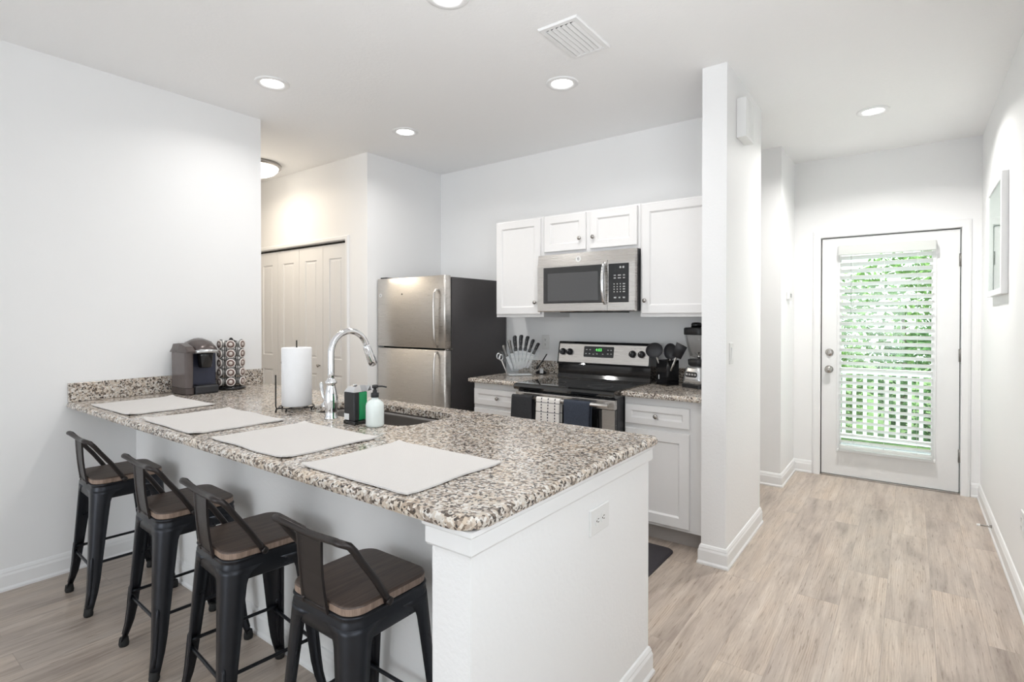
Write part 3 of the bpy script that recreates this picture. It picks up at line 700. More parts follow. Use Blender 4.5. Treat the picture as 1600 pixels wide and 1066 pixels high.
# faucet
fx, fy = 1.561, 1.684
fc = thing('faucet', (fx, fy, ZT), 'tall chrome gooseneck faucet with pull-down sprayer and side lever', 'faucet')
b = B(); b.lathe([(.030, 0), (.030, .006), (.026, .012), (.0265, .040), (.030, .070), (.0295, .095), (.024, .125), (.019, .148), (.0185, .156), (.026, .160), (.026, .168), (.019, .174), (.016, .182)], (fx, fy, ZT), 28); b.build('body', 'chrome', fc)
pts = [(fx, fy, ZT + .17), (fx, fy, 1.12), (fx, fy, 1.208)]
R_ = .100
for k in range(1, 17):
    a = PI - k * (PI * .93) / 16
    pts.append((fx, fy + R_ + R_ * math.cos(a), 1.208 + R_ * math.sin(a)))
b = B(); b.tube(pts, .0145, 16); b.build('spout', 'chrome', fc)
e = Vector(pts[-1]); dr = (e - Vector(pts[-2])).normalized(); dr = (dr + Vector((0, .12, 0))).normalized()
b = B(); b.tube([e - dr * .012, e, e + dr * .004, e + dr * .035, e + dr * .07, e + dr * .090, e + dr * .098], [.015, .0165, .018, .0195, .0215, .021, .014], 16); b.build('sprayer', 'chrome', fc)
b = B(); b.tube([(fx, fy, ZT + .055), (fx - .040, fy, ZT + .055)], .014, 14); b.lathe([(.002, -.058), (.016, -.054), (.0215, -.040), (.0215, -.028), (.015, -.02)], (fx, fy, ZT + .055), 18, axis='X')
b.tube([(fx - .046, fy, ZT + .065), (fx - .062, fy, ZT + .10), (fx - .074, fy, ZT + .150), (fx - .076, fy, ZT + .158)], [.006, .0065, .009, .006], 10, flat=1.0); b.build('lever', 'chrome', fc)

# ------------------------------------------------------------------ placemats
def placemat(x0, x1, y0, y1, label, seed, rz):
    rnd = random.Random(seed); cx, cy = (x0 + x1) / 2, (y0 + y1) / 2; w, h = (x1 - x0) / 2, (y1 - y0) / 2
    bm = bmesh.new(); n, m = 24, 20; G = {}
    ck = [rnd.uniform(.3, 1) for _ in range(4)]
    for lay in (0, 1):
        for i in range(n + 1):
            for j in range(m + 1):
                u, v = i / n * 2 - 1, j / m * 2 - 1
                cor = ck[(u > 0) + 2 * (v > 0)] * max(0, abs(u) - .86) * max(0, abs(v) - .80) * 260
                z = .0016 + cor * .0011 + .0009 * (1 + math.sin(5 * u + seed) * math.sin(4 * v + seed * 2))
                pull = 1 - .012 * (abs(u) ** 8) * math.cos(v * 2) * (1 if lay else 1)
                wav = .0025 * math.sin(v * 5 + seed); wav2 = .002 * math.sin(u * 6 + seed)
                G[lay, i, j] = bm.verts.new((u * w * pull + wav * abs(u), v * h + wav2 * abs(v), z + lay * .0048))
    for i in range(n):
        for j in range(m):
            bm.faces.new((G[1, i, j], G[1, i + 1, j], G[1, i + 1, j + 1], G[1, i, j + 1])); bm.faces.new((G[0, i, j], G[0, i, j + 1], G[0, i + 1, j + 1], G[0, i + 1, j]))
    for i in range(n):
        for j in (0, m): bm.faces.new((G[0, i, j], G[0, i + 1, j], G[1, i + 1, j], G[1, i, j]))
    for j in range(m):
        for i in (0, n): bm.faces.new((G[0, i, j], G[0, i, j + 1], G[1, i, j + 1], G[1, i, j]))
    b = B(); b.bm.free(); b.bm = bm; b.smooth = True
    o = b.build('placemat', 'placemat_weave'); o.location = (cx, cy, ZT); o.rotation_euler = (0, 0, rz)
    return tag(o, label, 'placemat', 'woven placemats along the bar')
placemat(.250, .752, 1.164, 1.548, 'off-white woven placemat beside the coffee maker', 1, .012)
placemat(.922, 1.436, 1.162, 1.535, 'off-white woven placemat in front of the paper towel roll', 2, -.012)
placemat(1.560, 2.047, 1.170, 1.550, 'off-white woven placemat in front of the faucet and soap', 3, -.01)
placemat(2.164, 2.632, 1.163, 1.548, 'off-white woven placemat closest to the white end panel', 4, -.006)

# ------------------------------------------------------------------ bar stools
SZ = .612
def make_stool(loc, label):
    t = thing('bar_stool', loc, label, 'bar stool', 'metal bar stools with wooden seats')
    P = lambda nm, b, m: b.build(nm, m, t, world=False)
    b = B(); b.smooth = True; b.slab(rrect(-.149, .149, -.149, .149, .050, 8), [(.004, SZ - .100), (.001, SZ - .097), (0, SZ - .050), (.003, SZ - .044), (.003, SZ - .036), (0, SZ - .032), (.002, SZ - .028), (.006, SZ - .027)]); P('seat_frame', b, 'gunmetal')
    b = B(); fn = rrect(-.146, .146, -.146, .146, .052, 8)
    b.mi = 1; b.loft([[(x, y, z) for x, y in fn(i)] for i, z in ((.003, SZ - .027), (0, SZ - .024), (0, SZ - .006))], True, False)
    b.mi = 0; b.loft([[(x, y, z) for x, y in fn(i)] for i, z in ((0, SZ - .006), (.002, SZ - .002), (.006, SZ))], False, True)
    P('seat', b, ['seat_wood', 'seat_edge_wood'])
    for sx in (-1, 1):
        for sy in (-1, 1):
            b = B(); b.smooth = True; rings = []
            Z0 = SZ - .060
            for f in [0, .03, .05, .075, .10, .2, .3, .45, .6, .75, .86, .93, 1.0]:
                z = Z0 - f * (Z0 - .022)
                fl = max(0, f - .80) / .20
                c = .149 + .029 * f + .012 * fl ** 1.5
                w = .074 - .040 * f ** .9 - .006 * fl
                if f < .11: w += .026 * (1 - f / .11) ** 2 + (.02 if f == 0 else 0)
                r = min(.046 - .026 * f, w * .8); tk = .0035
                out = [(c - w, c)] + [(c - r + r * math.cos(a), c - r + r * math.sin(a)) for a in [PI / 2 - k * PI / 12 for k in range(7)]] + [(c, c - w)]
                ri = max(r - tk, .002)
                inn = [(c - tk, c - w)] + [(c - r + ri * math.cos(a), c - r + ri * math.sin(a)) for a in [k * PI / 12 for k in range(7)]] + [(c - w, c - tk)]
                rings.append([(sx * x, sy * y, z) for x, y in out + inn])
            b.loft(rings)
            rp = []
            for f in (.56, .58, .65, .75, .86, .95):
                z = Z0 - f * (Z0 - .022); fl = max(0, f - .80) / .20
                c = .149 + .029 * f + .012 * fl ** 1.5; r = .046 - .026 * f
                q = c - r + r * .7071
                rp.append((sx * q, sy * q, z))
            b.tube(rp, [.003, .0070, .0075, .007, .006, .005], 8)
            leg = P('leg', b, 'gunmetal')
            b = B(); cc = .1755; b.lathe([(.017, 0), (.019, .010), (.016, .034), (.011, .036)], (sx * cc, sy * cc, 0), 14)
            b.build('rubber_foot', 'rubber', leg, world=False)
    for k in range(4):
        a = k * PI / 2; z = .205 if k % 2 == 0 else .225
        d = .157
        p0 = Vector((-d, d - .003, z)); p1 = Vector((d, d - .003, z)); M = Matrix.Rotation(a, 3, 'Z')
        q = [M @ (p0 + (p1 - p0) * s_) for s_ in (0, .06, .14, .86, .94, 1)]
        b = B(); b.tube(q, [.0085, .008, .0062, .0062, .008, .0085], 10); P('stretcher', b, 'gunmetal')
    # low back: one bent tube running over the shoulders, and a pressed splat
    zt = .800
    half = [(-.154, -.030, SZ - .016), (-.156, -.044, SZ + .008), (-.160, -.078, SZ + .062), (-.165, -.126, SZ + .128), (-.168, -.148, SZ + .160),
            (-.166, -.164, SZ + .180), (-.157, -.176, zt - .002), (-.142, -.181, zt)]
    mid = [(.128 * (-1 + 2 * k / 8), -.168 - .012 * abs(-1 + 2 * k / 8) ** 2, zt - .014 * (1 - (abs(-1 + 2 * k / 8)) ** 1.6)) for k in range(9)]
    pts = half + mid + [(-x, y, z) for x, y, z in reversed(half)]
    b = B(); b.tube(pts, .0098, 12)
    for sx in (-1, 1): b.lathe([(.0115, -.008), (.0115, .008), (.008, .011)] if sx > 0 else [(.0115, .008), (.0115, -.008), (.008, -.011)], (sx * .155, -.028, SZ - .017), 12, axis='X')
    P('back_tube', b, 'dark_bronze')
    b = B(); rings = []
    z0 = SZ - .034
    for f in (0, .08, .16, .3, .5, .7, .88, 1):
        z = z0 + f * (zt - .016 - z0); hw = .058 - .004 * math.sin(f * PI)
        y = -.1495 - .0185 * f - .004 * math.sin(f * PI)
        e1 = .0055
        rings.append([(-hw, y + .002, z), (-hw, y - e1, z), (-hw + .006, y - e1, z), (-hw + .009, y - .002, z), (hw - .009, y - .002, z), (hw - .006, y - e1, z), (hw, y - e1, z), (hw, y + .002, z)])
    b.loft(rings)
    b.tube([(-.050, -.153, z0 + .012), (.050, -.153, z0 + .012)], .0035, 8)
    for sx in (-1, 1): b.lathe([(.006, .002), (.006, -.007), (.003, -.009)], (sx * .050, -.150, z0 + .016), 10, axis='Y')
    P('back_splat', b, 'dark_bronze')
    return t
st = make_stool((.46, 1.229, 0), 'black metal low-back bar stool beside the plain white wall')
st.rotation_euler = (0, 0, -.05)
copy_thing(st, (1.200, 1.228, 0), -.04, 'black metal low-back bar stool second from the plain white wall')
copy_thing(st, (1.772, 1.215, 0), -.09, 'black metal low-back bar stool third from the plain white wall')
copy_thing(st, (2.352, 1.234, 0), .0, 'black metal low-back bar stool beside the white end panel')

# ------------------------------------------------------------------ coffee maker + pod carousel
kx0, ky0, ky1 = .030, 1.612, 1.800
cm = thing('coffee_maker', (.15, 1.706, ZT), 'dark single-cup coffee maker with smoky water tank on the bar', 'coffee maker')
def yz(pts, x): return [(x, y, z) for y, z in pts]
b = B(); b.box(.04, .262, 1.665, 1.800, ZT, ZT + .050, .010, 3); b.build('drip_tray', 'black_satin', cm)
b = B(); b.box(.18, .255, 1.685, 1.785, ZT + .0505, ZT + .054, .001); b.build('drip_grate', 'black_gloss', cm)
b = B(); b.box(.030, .168, 1.668, 1.824, ZT + .0, ZT + .262, .008, 3); b.build('back_panel', 'navy_plastic', cm)
b = B(); b.slab(rrect(.045, .258, ky0, 1.664, .018, 4), [(.004, ZT + .001), (0, ZT + .006), (0, ZT + .040)]); b.build('tank_base', 'taupe_plastic', cm)
b = B(); b.slab(rrect(.048, .248, ky0 + .003, 1.662, .018, 4), [(0, ZT + .041), (-.002, ZT + .248)]); b.build('water_tank', 'smoke_tank', cm)
b = B(); b.loft([[(x, ky0 + a, ZT + z), (x, 1.664, ZT + z), (x, 1.664, ZT + z2), (x, ky0 + a + .012, ZT + z2)] for x, a, z, z2 in ((.035, 0, .249, .272), (.06, -.002, .249, .298), (.15, -.002, .249, .304), (.225, 0, .249, .285), (.262, .002, .249, .258))]); b.build('tank_lid', 'taupe_plastic', cm)
# brew head: domed lid, silver jaw, black funnel
b = B(); b.smooth = True
hd = []
for x, zt_, hw in ((.032, .285, .062), (.07, .318, .066), (.13, .332, .067), (.19, .322, .066), (.235, .296, .062), (.262, .270, .055)):
    ring = [(x, 1.735 - hw, ZT + .245), (x, 1.735 - hw, ZT + .245 + (zt_ - .245) * .55)]
    ring += [(x, 1.735 + hw * math.cos(a), ZT + .245 + (zt_ - .245) * (.55 + .45 * math.sin(a))) for a in (PI * .78, PI * .62, PI * .5, PI * .38, PI * .22)]
    ring += [(x, 1.735 + hw, ZT + .245 + (zt_ - .245) * .55), (x, 1.735 + hw, ZT + .245)]
    hd.append(ring)
b.loft(hd); b.build('brew_head', 'taupe_plastic', cm)
b = B(); b.tube([(.16, 1.668, ZT + .246), (.235, 1.670, ZT + .250), (.272, 1.692, ZT + .256), (.280, 1.735, ZT + .256), (.272, 1.778, ZT + .252), (.235, 1.800, ZT + .246)], [.009, .012, .0135, .0125, .0115, .008], 10, flat=.9); b.build('handle', 'silver_plastic', cm)
b = B(); b.lathe([(.030, .155), (.036, .160), (.043, .230), (.045, .246)], (.222, 1.735, ZT), 24); b.build('pod_holder', 'black_gloss', cm)

cr = thing('pod_carousel', (.150, 1.925, ZT), 'black wire carousel holding coffee pods beside the coffee maker', 'pod rack')
cxx, cyy = .150, 1.925
b = B(); b.lathe([(.080, 0), (.086, .006), (.086, .014), (.070, .022), (.02, .024)], (cxx, cyy, ZT), 32); b.build('base', 'black_gloss', cr)
b = B(); b.tube([(cxx, cyy, ZT + .02), (cxx, cyy, ZT + .315)], .005, 10); b.lathe([(.004, .305), (.011, .312), (.012, .320), (.006, .328), (.001, .329)], (cxx, cyy, ZT), 14); b.build('spindle', 'wire_black', cr)
cam_az = math.atan2(.2323 - cyy, 3.65 - cxx)
AZ = [cam_az + math.radians(d) for d in (-60, -2, 56, 116, 178, 238)]
ALLAZ = AZ
TZ = [ZT + .052 + .0590 * k for k in range(5)]
b = B()
for a in ALLAZ:
    for s in (-.42, .42):
        x, y = cxx + .062 * math.cos(a + s), cyy + .062 * math.sin(a + s)
        b.tube([(cxx, cyy, ZT + .310), (x, y, ZT + .305), (x, y, ZT + .30), (x, y, ZT + .03), (x, y, ZT + .02)], .0018, 6)
b.build('wires', 'wire_black', cr)
for ti, z in enumerate(TZ):
    for a in ALLAZ:
        rr = .0275; c = Vector((cxx + .068 * math.cos(a), cyy + .068 * math.sin(a), z)); tx = Vector((-math.sin(a), math.cos(a), 0)); tz = Vector((0, 0, 1))
        b = B(); b.tube([c + tx * rr * math.cos(t) + tz * rr * math.sin(t) for t in [2 * PI * k / 20 for k in range(20)]], .0016, 6, closed=True); b.build('ring', 'wire_black', cr)
tiers = ['bottom', 'fourth', 'middle', 'second', 'top']
cols = ['facing the coffee maker', 'facing the placemats', 'facing the sink', 'facing the side passage', 'facing the wall', 'facing the backsplash corner']
pod0 = None
for ti, z in enumerate(TZ):
    for ci, a in enumerate(AZ):
        lab = 'pale foil-topped coffee pod in the %s tier of the carousel, %s' % (tiers[ti], cols[ci])
        loc = (cxx + .076 * math.cos(a), cyy + .076 * math.sin(a), z)
        if pod0 is None:
            t = thing('coffee_pod', loc, lab, 'coffee pod', 'coffee pods in the carousel', rz=a)
            b = B(); b.lathe([(.017, -.046), (.019, -.044), (.0235, -.002), (.0238, 0)], (0, 0, 0), 20, axis='X'); b.build('cup', 'pod_cup', t, world=False)
            b = B(); b.lathe([(.025, -.001), (.0272, 0), (.0272, .002), (.0222, .003)], (0, 0, 0), 24, axis='X'); b.build('rim', 'pod_rim', t, world=False)
            b = B(); b.lathe([(.0222, .0018), (.0217, .0032), (.0115, .0034)], (0, 0, 0), 24, axis='X'); b.build('printed_band', 'pod_ring', t, world=False)
            b = B(); b.lathe([(.0118, .003), (.0115, .0040), (.001, .0042)], (0, 0, 0), 20, axis='X'); b.build('foil_lid', 'foil_lid', t, world=False)
            pod0 = t
        else: copy_thing(pod0, loc, a, lab)

# ------------------------------------------------------------------ paper towel, soap
px, py = 1.203, 1.736
ph = thing('paper_towel_holder', (px, py, ZT), 'black wire paper towel holder with a side arm', 'paper towel holder')
b = B()
ring = [(px + .082 * math.cos(t), py + .082 * math.sin(t), ZT + .016) for t in [2 * PI * k / 32 for k in range(32)]]
b.tube(ring, .0028, 8, closed=True)
ring = [(px + .035 * math.cos(t), py + .035 * math.sin(t), ZT + .016) for t in [2 * PI * k / 24 for k in range(24)]]
b.tube(ring, .0022, 8, closed=True)
for k in range(4):
    a = .4 + k * PI / 2; b.tube([(px, py, ZT + .014), (px + .084 * math.cos(a), py + .084 * math.sin(a), ZT + .014)], .0028, 8); b.tube([(px + .08 * math.cos(a), py + .08 * math.sin(a), ZT + .016), (px + .085 * math.cos(a), py + .085 * math.sin(a), ZT)], .004, 8)
b.build('base', 'wire_black', ph)
b = B(); b.tube([(px, py, ZT + .014), (px, py, 1.258)], .0032, 8); b.build('centre_rod', 'wire_black', ph)
b = B(); b.tube([(px, py - .082, ZT + .016), (px + .003, py - .108, ZT + .017), (px + .003, py - .112, ZT + .03), (px + .003, py - .112, 1.095)], .0034, 8); b.tube([(px + .003, py - .110, ZT + .016), (px + .003, py - .112, ZT)], .004, 8); b.build('side_arm', 'wire_black', ph)
b = B(); b.smooth = True
pr = [(.020, .021), (.067, .021), (.0705, .025), (.0705, .303), (.067, .308), (.020, .308), (.019, .295), (.019, .03)]
b.lathe(pr + [pr[0]], (px, py, ZT), 40, False, False)
o = b.build('paper_towel_roll', 'paper_white'); tag(o, 'white paper towel roll standing on the black wire holder', 'paper towel')

sx0, sx1, sy0, sy1 = 1.700, 1.770, 1.650, 1.722
sd = thing('soap_dispenser', (1.735, 1.686, ZT), 'black automatic soap dispenser with green soap and chrome top', 'soap dispenser')
b = B(); b.box(sx0 - .002, sx1 + .004, sy0 - .002, sy1 + .012, ZT, ZT + .016, .003); b.build('base', 'black_gloss', sd)
b = B(); b.box(sx0, sx1, sy0, sy0 + .028, ZT + .016, ZT + .138, .005); b.build('housing', 'black_plastic', sd)
b = B(); b.box(sx0 + .003, sx1 - .003, sy0 + .0285, sy1, ZT + .017, ZT + .137, .005); b.build('soap_tank', 'green_soap', sd)
b = B(); b.loft([[(sx0 + a, y, ZT + .138), (sx1 - a, y, ZT + .138), (sx1 - a - c, y, ZT + z), (sx0 + a + c, y, ZT + z)] for y, a, z, c in ((sy0, 0, .142, .006), (sy0 + .016, 0, .160, .012), (sy0 + .040, 0, .165, .014), (sy1, .004, .162, .014), (sy1 + .030, .014, .158, .008), (sy1 + .058, .018, .152, .006))]); b.build('chrome_top', 'chrome', sd)
b = B(); b.box(sx0 + .004, sx0 + .036, sy0 - .0012, sy0, ZT + .020, ZT + .046); b.build('sticker', 'label_white', sd)
b = B(); b.lathe([(.010, .1655), (.010, .168), (.007, .169)], (1.735, sy0 + .03, ZT), 16); b.build('button', 'silver_plastic', sd)

bx, by = 1.853, 1.692
bo = thing('pump_bottle', (bx, by, ZT), 'frosted white soap bottle with black pump beside the sink', 'soap bottle')
b = B(); b.smooth = True; b.lathe([(.030, 0), (.0355, .003), (.0375, .010), (.0375, .088), (.034, .100), (.022, .110), (.014, .115), (.014, .122)], (bx, by, ZT), 32); b.build('bottle', 'bottle_white', bo)
b = B(); b.lathe([(.0165, .122), (.0165, .140), (.009, .142), (.009, .150), (.0065, .152), (.0065, .160), (.012, .161), (.012, .172), (.006, .174)], (bx, by, ZT), 18)
b.tube([(bx, by, ZT + .167), (bx + .020, by + .022, ZT + .167), (bx + .032, by + .036, ZT + .163)], [.0045, .0035, .003], 8); b.build('pump', 'black_plastic', bo)

# ------------------------------------------------------------------ range-side base cabinets and counters
YF = 3.360
def base_cab(x0, x1, xd0, xd1, label):
    t = thing('base_cabinet', ((x0 + x1) / 2, 3.69, 0), label, 'cabinet', None)
    b = B(); b.box(x0, x1, YF + .020, 3.998, .105, ZB - .001); b.build('body', 'cabinet_white', t)
    b = B(); b.box(x0, x1, YF + .085, 3.998, 0, .105); b.build('toe_kick', 'toe_kick', t)
    b = B(); shaker_door(b, xd0, xd1, .715, .836, YF, .02, .038); d = b.build('drawer', 'cabinet_white', t); knob(d, (xd0 + xd1) / 2, YF + .008, .772)
    b = B(); shaker_door(b, xd0, xd1, .125, .685, YF, .02, .058); d = b.build('door', 'cabinet_white', t); knob(d, xd0 + .035, YF + .001, .63)
    return t
base_cab(2.203, 2.711, 2.212, 2.615, 'white base cabinet with drawer between the range and the divider wall')
base_cab(.955, 1.434, .966, 1.424, 'white base cabinet with drawer between the fridge and the range')
rail2 = [(.010, ZB), (.003, ZB + .003), (0, ZB + .010), (0, ZT - .012), (.003, ZT - .005), (.011, ZT)]
for x0, x1, lab in ((2.201, 2.7125, 'short granite counter holding the utensil crock and blender'), (.940, 1.436, 'short granite counter holding the knife block')):
    t = thing('countertop', ((x0 + x1) / 2, 3.66, ZT), lab, 'countertop')
    b = B(); b.slab(rrect(x0, x1, 3.318, 3.998, .003, 2), rail2); b.build('slab', 'granite', t)
    b = B(); b.box(x0, x1, 3.978, 3.9985, ZT + .0005, 1.017, .002); tag(b.build('backsplash', 'granite'), 'low granite backsplash strip behind the ' + ('crock and blender' if x0 > 2 else 'knife block'), 'backsplash')

# ------------------------------------------------------------------ wall cabinets
YU = 3.600
def wall_cab(name, x0, x1, z0, z1, doors, label):
    t = thing('wall_cabinet', ((x0 + x1) / 2, 3.8, z0), label, 'cabinet')
    b = B(); b.box(x0, x1, YU + .020, 3.998, z0, z1); b.build('body', 'cabinet_white', t)
    for (a0, a1, c0, c1, kx, kz) in doors:
        b = B(); shaker_door(b, a0, a1, c0, c1, YU, .019, .052); d = b.build('door', 'cabinet_white', t); knob(d, kx, YU, kz)
wall_cab('w', .985, 1.4345, 1.378, 2.132, [(.995, 1.412, 1.400, 2.120, 1.374, 1.488)], 'white single-door wall cabinet above the knife block')
wall_cab('w', 1.4365, 2.2015, 1.834, 2.132, [(1.447, 1.797, 1.858, 2.120, 1.756, 1.938), (1.833, 2.184, 1.858, 2.120, 1.862, 1.938)], 'low two-door white wall cabinet above the microwave')
wall_cab('w', 2.2035, 2.711, 1.378, 2.132, [(2.218, 2.690, 1.400, 2.120, 2.245, 1.484)], 'tall single-door white wall cabinet beside the divider wall')

# ------------------------------------------------------------------ microwave
mw = thing('microwave', (1.819, 3.76, 1.415), 'stainless over-range microwave with black glass door and keypad', 'microwave')
MX0, MX1, MZ0, MZ1, MY = 1.438, 2.200, 1.415, 1.832, 3.530
b = B(); b.box(MX0 + .002, MX1 - .002, MY + .045, 3.998, MZ0 + .004, MZ1); b.build('body', 'black_satin', mw)
b = B(); b.loft([[(x, y, z) for y, z in ((MY + .045, MZ0), (MY + .004, MZ0), (MY, MZ0 + .006), (MY, MZ1 - .09), (MY + .012, MZ1 - .004), (MY + .045, MZ1 - .001))] for x in (MX0, MX1)]); b.build('front_frame', 'steel_wide', mw)
b = B(); b.box(1.490, 1.975, MY - .004, MY + .01, 1.474, 1.735, .004); gd = b.build('door_glass', 'black_glass', mw)
b = B(); b.box(1.528, 1.935, MY - .0046, MY - .0040, 1.492, 1.690); b.build('window_screen', 'mw_screen', gd)
b = B(); b.box(2.012, 2.160, MY - .003, MY + .01, 1.474, 1.735, .004); kp = b.build('control_panel', 'black_gloss', mw)
b = B(); b.tube([(1.985, MY - .004, 1.742), (1.985, MY - .022, 1.725), (1.985, MY - .036, 1.66), (1.985, MY - .040, 1.60), (1.985, MY - .036, 1.545), (1.985, MY - .022, 1.485), (1.985, MY - .004, 1.468)], [.010, .012, .013, .013, .013, .012, .010], 12, flat=1.1); b.build('handle', 'chrome', mw)
b = B(); b.box(2.003, 2.0042, MY - .0012, MY + .001, MZ0 + .004, MZ1 - .07); b.build('seam', 'gap_dark', mw)
def key(parent, x, z, w, h, y):
    b = B(); b.box(x - w / 2, x + w / 2, y - .0007, y, z - h / 2, z + h / 2); b.build('keypad_button', 'marking_grey', parent)
yk = MY - .003
for x in (2.100, 2.122): key(kp, x, 1.708, .013, .013, yk)
for r_, z in enumerate((1.655, 1.637)):
    for x, w in ((2.060, .016), (2.093, .022), (2.126, .014)): key(kp, x, z, w, .007, yk)
for z in (1.597, 1.579, 1.562, 1.545):
    for x, w in ((2.055, .007), (2.078, .007), (2.100, .007), (2.126, .016)): key(kp, x, z, w, .0075, yk)
for x, w in ((2.062, .018), (2.094, .012), (2.126, .016)): key(kp, x, 1.506, w, .010, yk)
def badge(parent, x, y, z, r):
    b = B(); b.lathe([(r, .004), (r, -.001), (r * .82, -.0018), (r * .78, -.0012), (.001, -.0012)], (x, y, z), 24, axis='Y')
    bd = b.build('round_badge', 'plate_white', parent)
    b = B()
    for sx in (-1, 1):
        b.tube([(x + sx * r * (.05 + .30 * math.cos(t)), y - .0016, z + r * .38 * math.sin(t)) for t in [.6 + sx * .3 + k * .55 for k in range(10)]], r * .055, 6)
    b.build('monogram', 'black_plastic', bd)
badge(mw, 1.778, MY + .0035, 1.783, .021)
b = B(); b.box(1.60, 2.02, MY + .05, 3.85, MZ0 - .006, MZ0 + .006, .002); b.build('grease_filter', 'black_plastic', mw)

# ------------------------------------------------------------------ range
rg = thing('range', (1.817, 3.56, 0), 'black and stainless electric range with towels on its oven handle', 'range')
RX0, RX1, RY = 1.4385, 2.1985, 3.255
b = B(); b.box(RX0 + .002, RX1 - .002, RY + .03, 3.90, .02, .875); b.build('body', 'black_satin', rg)
b = B(); b.loft([[(x, y, z) for y, z in ((3.90, .872), (RY - .002, .872), (RY - .020, .880), (RY - .028, .898), (RY - .022, .913), (RY + .0, .920), (3.90, .920))] for x in (RX0, RX1)]); b.build('cooktop', 'black_glass', rg)
b = B(); b.loft([[(x, y, z) for y, z in ((3.955, .920), (3.800, .920), (3.812, .945), (3.815, 1.030), (3.955, 1.030))] for x in (RX0 + .004, RX1 - .004)]); b.build('backguard', 'black_gloss', rg)
BT = 1.190
b = B(); b.loft([[(x, y, z) for y, z in ((3.955, 1.020), (3.793, 1.020), (3.800, 1.030), (3.828, BT - .014), (3.840, BT), (3.955, BT))] for x in (RX0 + .002, RX1 - .002)]); ch = b.build('control_housing', 'black_gloss', rg)
def cp(x, z, d=0.0):      # point on the sloped control face
    f = (z - 1.030) / (BT - .014 - 1.030); return (x, 3.800 + .028 * f - d, z)
def face_plate(b, x0, x1, z0, z1, d0, d1, r=.006):
    fn = rrect(x0, x1, z0, z1, r, 4)
    b.loft([[cp(x, z, dd) for x, z in fn(i)] for i, dd in ((0, d0), (0, d1 - .0006), (.001, d1))])
b = B(); face_plate(b, RX0 + .014, RX1 - .014, 1.034, BT - .018, -.001, .003); b.build('control_panel', 'steel_wide', rg)
b = B(); face_plate(b, 1.668, 1.915, 1.078, 1.158, .0, .0042, .008); dp = b.build('display', 'black_gloss', rg)
tilt = math.atan2(.028, BT - .014 - 1.030)
def on_face(x, z, d): return Matrix.Translation(Vector(cp(x, z, d))) @ Matrix.Rotation(-tilt, 4, 'X') @ FACE_MY
text_mesh('clock_digits', '4:03', .030, 'display_green', dp, on_face(1.792, 1.132, .0045))
for x, z in ((1.692, 1.133), (1.720, 1.133), (1.868, 1.133), (1.893, 1.133), (1.688, 1.103), (1.718, 1.103), (1.750, 1.100), (1.780, 1.103), (1.828, 1.103), (1.868, 1.106), (1.895, 1.106)):
    c = cp(x, z, .0046); b = B(); b.box(c[0] - .006, c[0] + .006, c[1] - .0004, c[1] + .0004, z - .0035, z + .0035); b.build('touch_key', 'marking_grey', dp)
for x in (1.487, 1.548, 2.062, 2.130):
    c = cp(x, 1.112, .003); b = B(); b.lathe([(.026, 0), (.0255, -.008), (.021, -.012), (.020, -.026), (.017, -.028), (.002, -.028)], c, 24, axis='Y')
    k = b.build('burner_knob', 'black_plastic', rg)
    b = B(); b.box(c[0] - .004, c[0] + .004, c[1] - .034, c[1] - .026, c[2] - .019, c[2] + .019, .002); b.build('grip', 'black_gloss', k)
    b = B(); b.box(c[0] - .001, c[0] + .001, c[1] - .0345, c[1] - .0338, c[2] + .006, c[2] + .018); b.build('pointer', 'label_white', k)
    for dx in (-.012, .014):
        q = cp(x + dx, 1.150, .0034); b = B(); b.box(q[0] - .004, q[0] + .004, q[1] - .0004, q[1] + .0004, q[2] - .002, q[2] + .002); b.build('dial_mark', 'marking_grey', rg)
# oven door with window, steel band and handle
b = B(); b.box(RX0 + .004, RX1 - .004, RY - .004, RY + .03, .215, .800, .006); od = b.build('oven_door', 'black_gloss', rg)
b = B(); b.box(RX0 + .004, RX1 - .004, RY - .006, RY + .03, .800, .862, .005); b.build('door_band', 'steel_wide', od)
for xx in (RX0 + .004, RX1 - .090): 
    b = B(); b.box(xx, xx + .086, RY - .006, RY - .0045, .22, .799); b.build('door_side_band', 'steel', od)
b = B(); b.box(RX0 + .12, RX1 - .12, RY - .0065, RY - .004, .36, .74, .002); b.build('oven_window', 'oven_window', od)
b = B(); b.tube([(RX0 + .012, RY - .048, .832), (RX1 - .03, RY - .048, .832)], .0125, 14)
for xx in (RX0 + .035, RX1 - .055): b.box(xx - .014, xx + .014, RY - .050, RY - .004, .820, .846, .004)
b.build('handle', 'steel_wide', od)
b = B(); b.box(RX0 + .004, RX1 - .004, RY - .004, RY + .03, .03, .205, .006); b.build('storage_drawer', 'black_gloss', rg)
b = B()
for (cx_, cy_, r_) in ((1.63, 3.42, .105), (2.01, 3.42, .085), (1.63, 3.68, .080), (2.01, 3.68, .105)):
    b.lathe([(r_, .0004), (r_, .0010), (r_ - .004, .0010), (r_ - .004, .0004)], (cx_, cy_, .920), 48, False, False)
b.build('burner_rings', 'ring_grey', rg)

